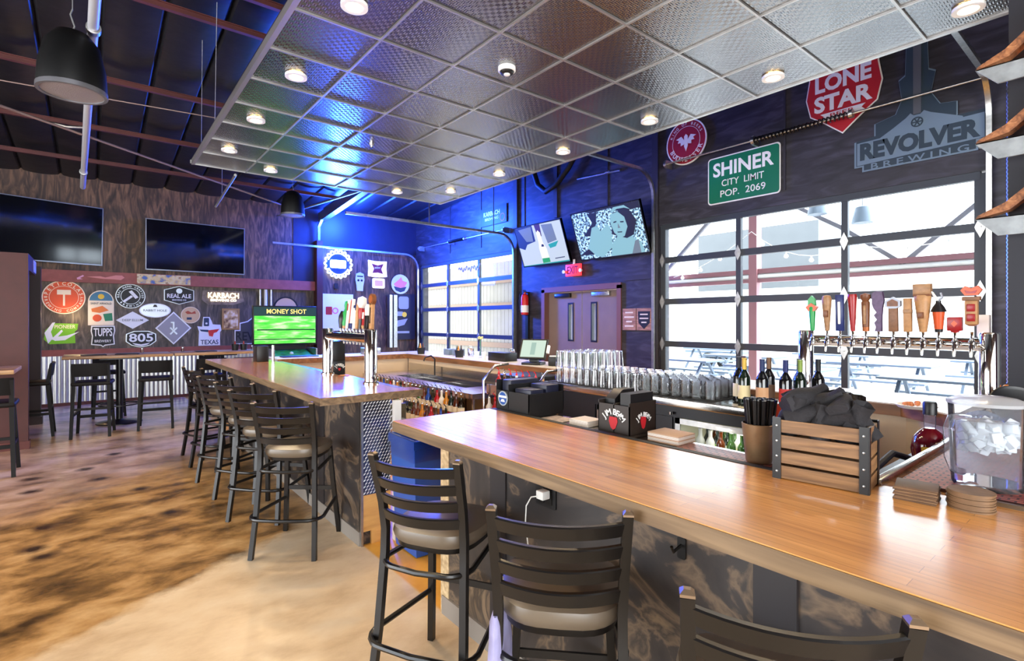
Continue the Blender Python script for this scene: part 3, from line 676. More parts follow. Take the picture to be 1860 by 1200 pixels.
lows = [((0.0, 9.42), 82, 'dark low back stool at the left high table, back to the room'), ((.74, 9.52), 84, 'dark low back stool between the two high tables, back to the room'),
    ((-.68, 9.85), 180, 'dark stool half hidden behind the red partition'), ((1.42, 9.5), 95, 'dark low back stool at the left of the second high table'), ((1.95, 9.5), 92, 'dark low back stool at the right end of the second high table'),
    ((.2, 11.15), -88, 'dark stool on the wall side of the left high table'), ((1.75, 11.15), -92, 'dark stool on the wall side of the right high table'), ((-.85, 7.62), 90, 'dark stool at the table on the left edge of the photo')]
for i, ((x, y), a, lab) in enumerate(lows):
    if i == 0: L0.location = (x, y, 0); L0.rotation_euler = (0, 0, R(a)); L0['label'] = lab; L0['group'] = 'dark low back stools'
    else: dup(L0, (x, y, 0), R(a), lab, 'dark low back stools')
def item(name, label, cat, mb, m, loc, rz=0, group=None):
    o = mb.build(name, m); o.location = loc; o.rotation_euler = (0, 0, rz); return tag(o, label, cat, group)
def shaker(loc, label):
    t = thing('salt_shaker', label, 'shaker', loc, 0, 'shakers on the high tables')
    b = MB(); b.lathe([(.02, 0), (.024, .02), (.019, .06)], n=12, caps=True); b.build('glass', glassmat('shaker_glass', (240, 236, 228), .3), t)
    b = MB(); b.lathe([(.02, .06), (.02, .078), (.01, .086)], n=12, caps=True); b.build('cap', CHROME, t)
for x, y, l in ((.62, 10.45, 'salt shaker on the left high table beside the dark menu'), (1.18, 10.4, 'salt shaker at the left end of the right high table'), (2.25, 10.35, 'salt shaker at the right end of the right high table')): shaker((x, y, 1.08), l)
for x, y, a, l in ((0.0, 10.15, 5, 'dark folded menu at the left end of the left high table'), (.42, 10.2, -8, 'dark menu lying left of the salt shaker'), (1.5, 10.25, 4, 'dark menu on the right high table below the shield sign')):
    t = thing('menu', l, 'menu', (x, y, 1.08), R(a), 'menus on the high tables'); b = MB(); b.box(-.15, -.11, 0, .15, .11, .012, bev=.003); b.build('cover', mat('menu_black', (30, 24, 24), .5), t)
for x, l in ((1.98, 'black condiment bucket on the right high table, left one'), (2.12, 'black condiment bucket on the right high table, right one')):
    t = thing('condiment_bucket', l, 'bucket', (x, 10.4, 1.08)); b = MB(); b.lathe([(.05, 0), (.06, .11), (.055, .11), (.046, .01)], n=16, caps=True); b.build('bucket', BLACKM, t)
    b = MB(); b.lathe([(.022, .01), (.024, .1), (.01, .13), (.01, .16)], n=10, caps=True); b.build('ketchup_bottle', mat('ketchup_red', (150, 30, 24), .4), t)

# red partition on the left
t = thing('partition_wall', 'red brown painted partition end at the left edge of the room', 'partition', (-.64, 8.9, 0))
b = MB(); b.box(-2.6, 0, 0, 0, .12, 2.45); b.box(-.12, .12, 2.25, 0, 1.1, 2.45); b.build('panel', REDP, t)
b = MB(); b.box(-2.6, -.015, 0, .015, .135, .1); b.build('base_trim', mat('dark_red_trim', (84, 36, 30), .5), t)
b = MB(); b.box(-.14, 2.0, 0, 0, 2.14, 2.45); b.box(-.16, 1.98, 0, .02, 2.16, .12); b.build('dark_post', mat('dark_brown_post', (40, 22, 20), .5), t)
b = MB(); b.box(.001, .7, 2.27, .006, 1.08, 2.43); b.build('sticker', mat('pale_sticker', (200, 196, 206), .5, var=.4, vs=12), t)
# rails on the back wall
t = thing('wall_rail', 'red steel rail crossing the back wall under the televisions', 'rail', (1.7, 12.9, 2.45))
b = MB(); b.box(-2.55, -.02, -.11, 2.5, .09, .11); b.build('rail', RED, t)
b = MB(); b.polyy([(-1.95, -.03), (-1.86, .03), (-1.84, .01), (-1.9, -.03), (-1.86, -.05), (-1.94, -.06)], -.03, -.021); b.build('painted_arrow', mat('pink_paint', (214, 150, 170), .6), t)
b = MB(); b.polyy([(-1.8, 0), (-1.6, .02), (-1.52, .0), (-1.36, .05), (-1.26, .05), (-1.22, .01), (-1.28, -.04), (-1.4, -.03), (-1.55, -.03)], -.03, -.021); b.build('painted_bottle', mat('salmon_paint', (206, 130, 120), .6), t)
b = MB(); b.box(-1.02, -.03, -.09, -.1, -.021, .1); b.build('sticker_strip', rampmat('sticker_strip_print', [(.35, (70, 100, 150)), (.45, (200, 170, 110)), (.6, (206, 190, 150)), (.68, (150, 110, 70))], (1, 1, 1), 9, 2, 0, .5), t)
t = thing('wall_rail', 'red chair rail between the sign panel and the corrugated sheet', 'rail', (1.2, 12.95, 1.0))
b = MB(); b.box(-2.05, 0, -.06, 1.9, .05, .06); b.build('rail', RED, t)
b = MB(); b.box(-.1, 0, 0, -.0, .1, 2.35); o = b.build('post', RED); o.location = (-.84, 12.9, 0); tag(o, 'slim red post at the left end of the sign panel', 'post')
# corrugated wainscot
b = MB(); rows = []
prof = [(-.83+.0125*k, 12.965+.011*math.sin(k*1.05)) for k in range(325)]
b.loft([[(x, y, .06) for x, y in prof], [(x, y, .94) for x, y in prof]], 0, False, False)
tag(b.build('corrugated_panel', mat('corrugated_galvanised', (206, 204, 200), .32, .85)), 'corrugated galvanised sheet along the foot of the back wall', 'wall panel')
b = MB(); b.box(-.83, 12.94, 0, 4.2, 12.999, .06); struct('baseboard_back', b, MATS['dark_red_trim'])

# ================================================================ roof pipes, hanging speakers
def pipe(label, pts, r, m=GALV, name='conduit_pipe', clamps=()):
    t = thing(name, label, 'pipe', pts[0])
    b = MB(); b.tube(pts, r, 12); b.build('tube', m, t, True)
    for c in clamps:
        b = MB(); b.ring(r*1.35, r, -.03, .03, n=16); o = b.build('coupling', GALV, t); o.location = Vector(c)-Vector(pts[0]); o.rotation_euler = (R(90), 0, 0)
    return t
pipe('thick pale pipe running to the back wall past the black hanging speaker', [(.06, 2.2, 3.78), (-.13, 10.4, 3.66)], .034, mat('pale_painted_pipe', (196, 196, 204), .4, .5), clamps=((-.0, 4.9, 3.74), (-.11, 9.4, 3.675)))
pipe('slim galvanised pipe poking out past the far edge of the metal ceiling', [(1.5, 7.86, 3.58), (1.58, 9.82, 3.5)], .018)
b = MB(); b.cyl((1.55, 9.1, 3.54), (1.55, 9.1, 4.66), .004, 6); tag(b.build('hanger_rod', GALV), 'thin rod holding the slim pipe beyond the ceiling edge', 'rod')
pipe('long diagonal brace rod under the dark roof at the left', [(-1.6, 6.4, 3.72), (2.62, 9.78, 3.66)], .014, mat('grey_pink_rod', (150, 128, 124), .4, .5), 'brace_rod')
pipe('thin level brace rod crossing behind the thick pale pipe', [(-1.2, 8.2, 4.3), (1.5, 7.9, 4.32)], .008, MATS['grey_pink_rod'], 'brace_rod')
pipe('short galvanised pipe high on the wall left of the curved track', [(6.97, 6.75, 4.22), (6.97, 5.75, 4.16)], .022, GALV, clamps=((6.93, 6.0, 4.175),))
b = MB(); b.tube([(6.9, 7.9, 4.6), (6.88, 7.75, 4.3), (6.86, 7.5, 4.12), (6.86, 7.2, 4.2), (6.88, 6.9, 4.45), (6.9, 6.7, 4.7)], .055, 12); tag(b.build('duct_hose', RUBBER), 'black flexible hose looping out under the ceiling edge', 'hose')
pipe('slim pipe in the blue light below the far end of the ceiling', [(3.3, 7.83, 3.66), (3.35, 11.6, 3.95), (3.35, 12.95, 4.06)], .02)
b = MB(); b.tube([(0, .02, 0), (.2, .0, -.02), (.45, .03, .03)], .022, 8); o = b.build('cable_tie_box', GALV); o.location = (-.5, 9.9, 4.43); tag(o, 'small silver conduit elbow at the left under the roof', 'conduit fitting')
def hang_speaker(loc, top, label, rot=0, s=1):
    t = thing('pendant_speaker', label, 'speaker', loc); t.scale = (s, s, s)
    b = MB(); b.lathe([(.0, .44), (.05, .44), (.1, .42), (.16, .34), (.195, .18), (.205, .02), (.2, 0)], n=32); b.build('shell', mat('matte_black_shell', (6, 6, 7), .5, spec=.3), t)
    b = MB(); b.ring(.207, .185, -.012, .02, n=32); b.build('rim', mat('speaker_rim', (120, 120, 126), .35, .6), t)
    b = MB(); b.lathe([(.186, -.004), (.1, -.009), (0, -.01)], n=28); b.build('grille', mat('perforated_grille', (150, 140, 138), .4, .4, bump=.8, bs=160), t)
    b = MB(); b.tube([(0, 0, .44), (.012, 0, .48), (0, 0, .52), (-.012, 0, .56), (0, 0, .6)], .006, 6); b.tube([(0, 0, .6), (0, 0, top-loc[2])], .004, 6); b.build('hanger', GALV, t)
hang_speaker((-.12, 4.97, 3.27), 4.95, 'big black bell shaped speaker hanging from the dark roof at the left')
hang_speaker((2.7, 9.45, 3.44), 4.72, 'black bell shaped speaker hanging beyond the far ceiling edge in blue light', s=.95)
# ================================================================ signs
def col(name, c, rough=.5, **k): return mat(name, c, rough, **k)
ORANGE = col('orange_red_sign', (214, 84, 44)); CRM = col('cream_ink', (236, 220, 190)); INK = col('black_sign', (20, 20, 22)); SILV = col('silver_sign', (186, 194, 200), .35, metal=.5)
WSIGN = col('white_sign', (228, 228, 226)); TANS = col('tan_sign', (206, 170, 126)); NAVY = col('navy_ink', (22, 50, 78)); REDS = col('red_sign', (176, 26, 36)); GREENS = col('lime_sign', (118, 186, 30))
def sign(name, label, x, y, z, face=FACE_Y, cat='sign', group=None): return thing(name, label, cat, (x, y, z), 0, group, face)
def pl(parent, nm, pts, z0, z1, m, label=None): b = MB(); b.poly(pts, z0, z1); return b.build(nm, m, parent, label=label)
YB = 12.984
t = sign('round_sign', 'orange round beer sign with a cream mallet at the upper left of the panel', -.435, YB, 2.05)
pl(t, 'panel', circ(.31, 48), 0, .015, ORANGE); b = MB(); b.ring(.315, .298, .0, .019, n=48); b.ring(.215, .208, .015, .018, n=48); b.build('border', CRM, t)
pl(t, 'mallet', [(-.1, .05), (.1, .05), (.1, .14), (-.1, .14)], .015, .019, CRM); b = MB(); b.poly([(-.014, -.16), (.014, -.16), (.014, .05), (-.014, .05)], .015, .019); b.build('mallet_handle', CRM, t)
letter(t, CRM, arc('PETICOLAS', .075, .255, 90, 150, bold=.03)+arc('BREWING COMPANY', .055, .262, 270, 180, bottom=True, bold=.03), z=.017)
t = sign('scalloped_sign', 'tall cream and orange beer sign with a blue domed top', .115, YB, 1.86)
pl(t, 'panel', [(-.2, -.34), (.2, -.34), (.2, .12)]+[(.2*math.cos(R(a)), .12+.22*math.sin(R(a))) for a in range(0, 181, 12)]+[(-.2, .12)], 0, .012, CRM)
pl(t, 'blue_dome', [(.18*math.cos(R(a)), .14+.18*math.sin(R(a))) for a in range(0, 181, 15)], .012, .015, col('teal_ink', (64, 118, 142)))
pl(t, 'gold_disc', circ(.05, 16, (0, .22)), .015, .018, col('gold_ink', (226, 186, 60)))
for nm, pts, c in (('orange_patch', [(-.15, -.02), (.02, .04), (.12, -.05), (-.02, -.1), (-.14, -.08)], (222, 120, 50)), ('green_patch', [(.03, -.12), (.17, -.1), (.18, -.25), (.06, -.26)], (30, 124, 84)), ('red_patch', circ(.07, 14, (-.06, -.2)), (220, 84, 36))):
    pl(t, nm, pts, .012, .015, col(nm+'_ink', c))
letter(t, NAVY, [('SAINT ARNOLD', .04, 0, .085, 0, .02, -.32)], z=.014)
t = sign('round_sign', 'black round beer sign with a white tilted hammer', .58, YB, 2.1)
pl(t, 'panel', circ(.24, 44), 0, .012, INK); b = MB(); b.ring(.242, .232, 0, .016, n=44); b.ring(.16, .153, .012, .015, n=44); b.build('border', SILV, t)
b = MB(); b.poly([(-.13, -.1), (-.1, -.13), (.04, -.01), (.01, .02)], .012, .016); b.poly([(-.03, .09), (.02, .12), (.13, -.02), (.08, -.05)], .012, .016); b.build('hammer', WSIGN, t)
letter(t, SILV, arc('REAL HAND CRAFTED', .042, .196, 90, 190, bold=.02)+arc('BREWING', .042, .2, 270, 100, bottom=True, bold=.02), z=.014)
t = sign('diamond_sign', 'flat white diamond beer sign below the black hammer sign', .615, YB, 1.62)
pl(t, 'panel', [(-.27, 0), (0, -.175), (.27, 0), (0, .175)], 0, .012, WSIGN); letter(t, col('grey_ink', (110, 112, 120)), [('DEEP ELLUM', .045, 0, 0, 0, .02, -.34)], z=.013)
t = sign('oval_sign', 'silver oval beer sign between the two diamonds', .99, YB, 1.82)
pl(t, 'panel', circ(.145, 40, sx=1.86), 0, .012, SILV); b = MB(); b.ring(.146, .136, 0, .015, n=40, sx=1.86); b.build('border', WSIGN, t); pl(t, 'star', [(-.04, .07), (.04, .07), (.02, .12), (-.02, .12)], .012, .015, INK); letter(t, NAVY, [('RABBIT HOLE', .045, 0, 0, 0, .02, -.4)], z=.013)
t = sign('hexagon_sign', 'black six sided beer sign with white letters and a pale disc', 1.41, YB, 2.145)
hx = [(-.27, .11), (0, .195), (.27, .11), (.27, -.11), (0, -.195), (-.27, -.11)]
pl(t, 'border', hx, 0, .01, SILV); pl(t, 'panel', [(x*.94, y*.93) for x, y in hx], .01, .014, INK); pl(t, 'emblem', circ(.055, 18, (0, .09)), .014, .017, SILV)
letter(t, WSIGN, [('REAL ALE', .085, 0, -.015, 0, .04, -.43), ('BREWING CO', .035, 0, -.1, 0, .02, -.25)], z=.015)
t = sign('round_sign', 'small tan round beer sign above the large diamond', 1.615, YB, 1.73)
pl(t, 'panel', circ(.175, 30), 0, .012, TANS); b = MB(); b.ring(.177, .166, 0, .015, n=30); b.build('border', CRM, t); pl(t, 'mark', [(-.1, .06), (-.05, .09), (.02, .05), (.08, .09), (.1, .03), (-.06, .02)], .012, .015, col('rust_ink', (170, 70, 40))); pl(t, 'badge', [(-.07, -.1), (.02, -.1), (.02, -.05), (-.07, -.05)], .012, .015, NAVY)
t = sign('diamond_sign', 'large grey diamond beer sign with a pale border', 1.31, YB, 1.455)
pl(t, 'border', [(-.32, 0), (0, -.345), (.32, 0), (0, .345)], 0, .01, WSIGN); pl(t, 'panel', [(-.285, 0), (0, -.31), (.285, 0), (0, .31)], .01, .013, col('grey_sign', (146, 142, 146), .4))
b = MB(); b.poly([(-.014, -.02), (.014, -.02), (.014, .13), (-.05, .13), (-.05, .105), (-.014, .105)], .013, .017); b.poly([(-.07, -.12), (-.05, -.14), (.07, 0), (.05, .02)], .013, .017); b.poly([(.07, -.12), (.05, -.14), (-.07, 0), (-.05, .02)], .013, .0165); b.build('emblem', SILV, t)
t = sign('shield_sign', 'black and white brewery sign with split lower banner', .145, YB, 1.31)
sh = [(-.18, .2), (.18, .2), (.19, .1), (.17, 0), (.185, -.17), (.03, -.19), (0, -.22), (-.03, -.19), (-.185, -.17), (-.17, 0), (-.19, .1)]
pl(t, 'border', sh, 0, .01, WSIGN); pl(t, 'panel', [(x*.9, y*.9) for x, y in sh], .01, .013, INK); letter(t, WSIGN, [('TUPPS', .16, 0, .075, 0, .04, -.29), ('BREWERY', .05, 0, -.1, 0, .02, -.26)], z=.014)
t = sign('shield_sign', 'black rounded sign with big white numerals and a scroll', .755, YB, 1.24)
sh = [(-.25, .1), (-.12, .16), (.12, .16), (.25, .1), (.255, -.05), (.16, -.13), (0, -.175), (-.16, -.13), (-.255, -.05)]
pl(t, 'border', sh, 0, .01, SILV); pl(t, 'panel', [(x*.93, y*.92) for x, y in sh], .01, .013, INK); letter(t, WSIGN, [('805', .17, 0, .025, 0, .04, -.4)], z=.014); pl(t, 'scroll', [(-.15, -.08), (0, -.11), (.15, -.08), (.1, -.12), (0, -.15), (-.1, -.12)], .013, .016, WSIGN)
t = sign('shaped_sign', 'lime green beer sign with a white hop leaf', -.47, YB, 1.38)
pl(t, 'panel', [(-.12, .18), (.24, .17), (.23, .06), (.19, .02), (.2, -.2), (-.17, -.21), (-.25, -.12), (-.23, .05)], 0, .012, GREENS)
b = MB(); b.poly([(-.19, -.2), (-.24, .0), (-.13, .19), (-.09, .2), (-.15, .02), (-.12, -.1)], .012, .016); b.poly([(-.15, -.12), (0, .06), (.02, .03), (-.1, -.14)], .012, .0165); b.poly([(-.1, -.15), (.05, -.14), (.26, .02), (.08, -.05), (-.1, -.08)], .012, .0155); b.build('leaf', WSIGN, t)
letter(t, CRM, [('PIONEER', .07, .05, .115, 0, .02, -.3)], z=.014)
t = sign('texas_sign', 'white sign with a red and navy Texas shape and can', 1.97, YB, 1.38)
pl(t, 'panel', [(-.21, -.31), (.2, -.31), (.2, -.02), (.23, .02), (.21, .14), (.06, .15), (.04, .22), (-.0, .31), (-.12, .31), (-.14, .1), (-.23, .11), (-.2, .0)], 0, .012, WSIGN)
pl(t, 'can', rrect(.1, .18, .02, c=(-.06, .2)), .012, .016, NAVY); pl(t, 'star', circ(.022, 10, (-.06, .17)), .016, .018, WSIGN)
pl(t, 'red_field', [(-.03, .02), (.19, .05), (.14, -.02), (.08, -.04), (.06, -.12), (-.01, -.1)], .012, .016, col('bright_red_ink', (206, 36, 34))); pl(t, 'navy_field', [(-.19, .04), (-.02, .03), (-.03, -.02), (-.16, .0)], .012, .016, NAVY)
letter(t, NAVY, [('TEXAS', .1, 0, -.235, 0, .03, -.34)], z=.014)
t = sign('neon_sign', 'glowing warm white neon beer sign under the red rail', 2.24, YB, 2.12, cat='neon sign')
GLOWW = mat('warm_neon', (255, 246, 214), .4, em=(255, 240, 200), es=5)
pl(t, 'backing', [(-.4, .14), (.36, .15), (.42, -.08), (.2, -.16), (-.3, -.16), (-.42, -.06)], 0, .012, col('mottled_backing', (120, 104, 88), var=.5, vs=9)); letter(t, GLOWW, [('KARBACH', .12, .0, .045, 0, .02, -.6), ('BREWING CO', .05, 0, -.06, 0, .01, -.5)], z=.03)
t = sign('poster', 'small tan framed poster right of the Texas sign', 2.385, YB, 1.645, cat='poster')
pl(t, 'frame', [(-.175, -.235), (.175, -.235), (.175, .235), (-.175, .235)], 0, .014, col('tan_frame', (170, 124, 66))); b = MB(); b.poly([(-.14, -.2), (.14, -.2), (.14, .2), (-.14, .2)], .014, .017); b.build('print', rampmat('tan_poster_print', [(.35, (110, 70, 40)), (.5, (206, 164, 104)), (.65, (232, 214, 180))], (1, 1, 1), 9, 2, 0, .5), t)
t = sign('brewery_sign', 'black and white pistol shaped sign half behind the green game screen', 2.82, YB, 1.5)
pl(t, 'border', [(-.36, -.42), (.1, -.42), (.1, .42), (.04, .42), (.02, .2), (-.1, .1), (-.26, .06), (-.26, -.1), (-.36, -.1)], 0, .01, WSIGN); pl(t, 'panel', [(-.34, -.4), (.08, -.4), (.08, .4), (.055, .4), (.03, .18), (-.09, .08), (-.24, .04), (-.24, -.12), (-.34, -.12)], .01, .013, col('dark_grey_panel', (70, 66, 62))); letter(t, INK, [('REV', .2, -.15, -.24, 0, .04, -.38)], z=.014)  # sign panel in plain dark grey
t = sign('round_sign', 'dark ringed tan barrel head sign above the green game screen', 3.55, YB, 1.9)
pl(t, 'panel', circ(.26, 36), 0, .012, TANS); b = MB(); b.ring(.28, .245, 0, .016, n=36); b.build('border', INK, t)
for i, (x, l) in enumerate(((2.98, 'grey conduit left of the white pipe above the game screen'), (3.1, 'white pipe above the game screen'), (3.22, 'grey conduit right of the white pipe above the game screen'))):
    b = MB(); b.cyl((x, 12.955, 1.9), (x, 12.955, 2.33), .025 if i != 1 else .035, 10); tag(b.build('conduit_pipe', WHITE if i == 1 else GALV), l, 'pipe')
lamp('panel_light', 'POINT', (-.3, 12.7, 1.7), 5, (1, .7, .35), size=.05)
# neon bottle cap sign and neighbours on the right part of the back wall
NEONB = mat('cool_neon', (214, 236, 255), .4, em=(190, 222, 255), es=6); NEONY = mat('pale_neon', (240, 255, 220), .4, em=(232, 255, 214), es=5)
t = sign('neon_sign', 'glowing blue white bottle cap neon sign beside the red column', 4.79, 12.97, 3.03, cat='neon sign')
b = MB(); pts = [((.33+.022*math.cos(18*R(a)))*math.cos(R(a)), (.33+.022*math.cos(18*R(a)))*math.sin(R(a)), .05) for a in range(0, 360, 3)]; b.tube(pts, .02, 8, loop=True); b.build('cap_tube', NEONB, t)
b = MB(); b.tube([(.27*math.cos(R(a)), .27*math.sin(R(a)), .05) for a in range(20, 161, 10)], .014, 8); b.tube([(.27*math.cos(R(a)), .27*math.sin(R(a)), .05) for a in range(205, 336, 10)], .014, 8); b.build('inner_tube', NEONY, t)
pl(t, 'backing', circ(.3, 30), 0, .012, col('deep_blue_backing', (20, 44, 150))); pl(t, 'bright_panel', rrect(.4, .2, .03), .03, .04, NEONB); letter(t, col('blue_ink', (30, 60, 170)), [('BUD', .06, 0, -.155, 0, .02, -.16)], z=.041)
lamp('blue_fill', 'POINT', (-.35, .25, .45), 220, (.02, .09, 1), size=.3, parent=t)  # unseen bare lamp beside the sign, washing the wall blue
lamp('blue_fill', 'AREA', (0, 0, .12), 600, (.02, .1, 1), rot=(math.pi, 0, 0), size=.66, parent=t)  # blue disc for the light the sign throws into the room
lamp('blue_fill', 'POINT', (.0, 1.0, .6), 700, (.02, .09, 1), size=.3, parent=t)  # added unseen lamp above the sign, bluing the upper wall
lamp('blue_fill', 'POINT', (1.5, .95, 2.8), 780, (.02, .09, 1), size=.3, parent=t)  # added unseen lamp in mid air, bluing the side wall
t = sign('beer_banner', 'white pillow shaped beer sign with a dark red emblem', 5.85, 12.985, 2.98)
pl(t, 'panel', [(-.26, .22), (-.1, .2), (.1, .2), (.26, .21), (.25, 0), (.27, -.2), (.1, -.22), (-.1, -.22), (-.26, -.2), (-.25, 0)], 0, .03, col('glowing_white_panel', (236, 236, 236), em=(255, 250, 250), es=.7)); pl(t, 'emblem', [(-.17, .13), (0, .09), (.17, .14), (.1, 0), (.15, -.13), (0, -.1), (-.15, -.12), (-.1, 0)], .03, .035, col('maroon_ink', (120, 26, 50))); letter(t, WSIGN, [('Miller', .05, 0, .03, 8, .02, -.16)], z=.036)
t = sign('beer_banner', 'smaller white pillow sign with a pink patch under the red emblem sign', 5.88, 12.985, 2.6)
pl(t, 'panel', rrect(.34, .26, .04), 0, .03, MATS['glowing_white_panel']); pl(t, 'patch', rrect(.22, .15, .02), .03, .034, col('pink_patch', (236, 170, 166)))
t = sign('skull_sign', 'small pale sugar skull shaped sign right of the neon cap', 5.36, 12.96, 2.62)
pl(t, 'panel', [(-.1, .2), (.0, .24), (.1, .2), (.12, .05), (.09, -.1), (.08, -.24), (-.08, -.24), (-.09, -.1), (-.12, .05)], 0, .02, SILV); b = MB(); b.poly(circ(.03, 12, (-.045, .03)), .02, .024); b.poly(circ(.03, 12, (.045, .03)), .02, .024); b.poly([(-.08, .12), (.08, .12), (.08, .15), (-.08, .15)], .02, .024); b.build('dark_marks', INK, t)
t = sign('round_sign', 'round sign in pink, white and blue at the right of the back wall', 6.5, 12.96, 2.6)
pl(t, 'panel', circ(.26, 36), 0, .02, col('pale_blue_sign', (196, 206, 220))); b = MB(); b.ring(.265, .248, 0, .024, n=36); b.build('border', SILV, t); pl(t, 'pink_field', [(-.05, .12), (.02, .2), (.06, .1), (.2, .06), (.1, -.12), (-.12, -.1), (-.2, .0)], .02, .024, col('pink_ink', (222, 120, 140))); pl(t, 'blue_field', [(-.2, -.06), (0, -.1), (.18, -.06), (.12, -.18), (0, -.22), (-.14, -.17)], .02, .025, NAVY)
t = sign('banner', 'tall dark banner with grey print hanging at the right end of the back wall', 6.62, 12.96, 1.72, cat='banner')
pl(t, 'cloth', [(-.36, -.62), (.32, -.62), (.32, .62), (-.36, .62)], 0, .015, col('charcoal_banner', (34, 36, 48), .6)); b = MB(); b.poly(rrect(.3, .34, .06, c=(-.02, .38)), .015, .018); b.poly(rrect(.22, .12, .04, c=(-.14, .08)), .015, .018); b.poly([(-.3, -.12), (.1, -.05), (.0, -.22), (-.3, -.3)], .015, .0185); b.poly(rrect(.4, .06, .01, c=(-.05, -.42)), .015, .018); b.build('print', col('grey_print', (150, 156, 164), .6), t); pl(t, 'gold_disc', circ(.07, 16, (.0, .06)), .018, .021, col('gold_ink', (226, 186, 60)))
t = sign('poster', 'white poster with a red square emblem behind the tap handles', 4.78, 12.96, 1.86, cat='poster')
pl(t, 'sheet', [(-.4, -.5), (.4, -.5), (.4, .42), (-.4, .42)], 0, .012, WSIGN); pl(t, 'red_emblem', rrect(.16, .2, .02, c=(-.22, -.0)), .012, .016, REDS); b = MB(); b.ring(.08, .05, .012, .016, n=20, c=(-.06, 0)); b.build('pink_ring', col('pink_ink', (222, 120, 140)), t)
t = sign('outlet_box', 'small dark blue outlet box under the neon cap sign', 4.75, 12.99, 2.48, cat='outlet'); pl(t, 'box', rrect(.1, .14, .015), 0, .03, BLACKP)
b = MB(); b.box(6.12, 12.8, .9, 6.2, 12.95, 2.3); b.box(6.24, 12.8, .9, 6.34, 12.95, 2.3); tag(b.build('downpipe', GALV), 'pair of upright grey pipes left of the dark banner', 'pipe')

# ---------------------------------------------------------------- right wall signs
XW = 6.985
t = sign('round_sign', 'dark red round beer sign with a white winged emblem high on the right wall', XW, 4.49, 4.3, FACE_X)
pl(t, 'panel', circ(.335, 48), 0, .015, col('crimson_sign', (150, 24, 40))); b = MB(); b.ring(.34, .322, 0, .02, n=48); b.ring(.235, .229, .015, .018, n=48); b.build('border', WSIGN, t)
b = MB()
for s in (1, -1):
    b.poly([(s*.02, .02), (s*.08, .1), (s*.17, .07), (s*.12, .05), (s*.14, .01), (s*.09, .01), (s*.09, -.04), (s*.04, -.03)], .015, .02+.0004*s)
b.poly([(-.03, .09), (.0, .12), (.03, .09), (.03, -.06), (0, -.14), (-.03, -.06)], .015, .021); b.build('winged_emblem', WSIGN, t)
letter(t, WSIGN, arc('BUDWEISER', .085, .262, 270, 130, bottom=True, bold=.03)+arc('KING OF BEERS', .05, .272, 90, 130, bold=.02), z=.017)
t = sign('road_sign', 'green city limit road sign with white letters', XW, 3.62, 3.61, FACE_X)
pl(t, 'border', rrect(1.03, .67, .05), 0, .006, WSIGN); pl(t, 'panel', rrect(.995, .635, .04), .006, .01, col('road_sign_green', (0, 106, 76), .4)); letter(t, WSIGN, [('SHINER', .2, 0, .15, 0, .05, -.86), ('CITY  LIMIT', .092, 0, -.05, 0, .01, -.6), ('POP.  2069', .095, 0, -.2, 0, .01, -.64)], z=.011)
t = sign('shield_sign', 'red shield shaped beer sign with big white slab letters', XW, 2.385, 4.33, FACE_X)
sh = [(-.4, .42), (.4, .42), (.37, .26), (.41, .02), (.36, -.2), (.2, -.32), (0, -.49), (-.2, -.32), (-.36, -.2), (-.41, .02), (-.37, .26)]
pl(t, 'border', sh, 0, .012, WSIGN); pl(t, 'panel', [(x*.965, y*.965) for x, y in sh], .012, .016, REDS); letter(t, WSIGN, [('LONE', .2, 0, .165, 0, .08, -.6), ('STAR', .2, 0, -.075, 0, .08, -.62)], z=.018)
pl(t, 'ribbon', [(-.24, -.2), (.24, -.2), (.2, -.235), (.24, -.275), (-.24, -.275), (-.2, -.235)], .016, .02, WSIGN); letter(t, REDS, [('BEER', .048, 0, -.2375, 0, .02, -.26)], z=.021)
t = sign('brewery_sign', 'dark steel pistol shaped brewery sign with big raised letters at the right', XW, 1.66, 3.85, FACE_X)
SB = col('blue_steel_border', (110, 128, 144), .4, metal=.3); SD = col('dark_steel_panel', (38, 54, 66), .45)
sh = [(-.52, -.52), (.5, -.52), (.5, -.42), (.58, -.42), (.58, -.12), (.34, -.12), (.34, .03), (.2, .05), (.12, .2), (.16, .42), (.1, .46), (.09, .78), (-.1, .78), (-.11, .46), (-.17, .42), (-.14, .2), (-.2, .05), (-.4, 0), (-.4, -.14), (-.6, -.16), (-.6, -.46), (-.52, -.46)]
pl(t, 'border', sh, 0, .012, SB); pl(t, 'panel', [(x*.965, (y+.02)*.965-.02) for x, y in sh], .012, .016, SD)
pl(t, 'grip_plate', [(-.42, -.22), (-.22, -.1), (-.1, -.02), (-.06, .02), (-.03, -.01), (.03, -.01), (.06, .02), (.12, -.02), (.38, -.14), (.4, -.22)], .016, .02, SB); pl(t, 'barrel', [(-.035, .0), (.035, .0), (.035, .74), (-.035, .74)], .016, .021, col('grey_barrel', (92, 94, 100), .4, metal=.4))
b = MB(); b.ring(.055, .042, .02, .024, n=20, c=(0, -.09))
for k in range(3):
    a = R(60*k); b.poly([(.045*math.cos(a)-.006*math.sin(a), -.09+.045*math.sin(a)+.006*math.cos(a)), (.045*math.cos(a)+.006*math.sin(a), -.09+.045*math.sin(a)-.006*math.cos(a)), (-.045*math.cos(a)+.006*math.sin(a), -.09-.045*math.sin(a)-.006*math.cos(a)), (-.045*math.cos(a)-.006*math.sin(a), -.09-.045*math.sin(a)+.006*math.cos(a))], .02, .024+.0005*k)
b.build('wheel_emblem', SD, t)
pl(t, 'letter_band', [(-.57, -.44), (.55, -.4), (.55, -.15), (-.57, -.18)], .016, .019, SB)
letter(t, SD, [('REVOLVER', .2, -.01, -.29, 0, .11, -1.06)], z=.021); letter(t, SB, [('B R E W I N G', .07, 0, -.475, 0, .02, -.86)], z=.018)
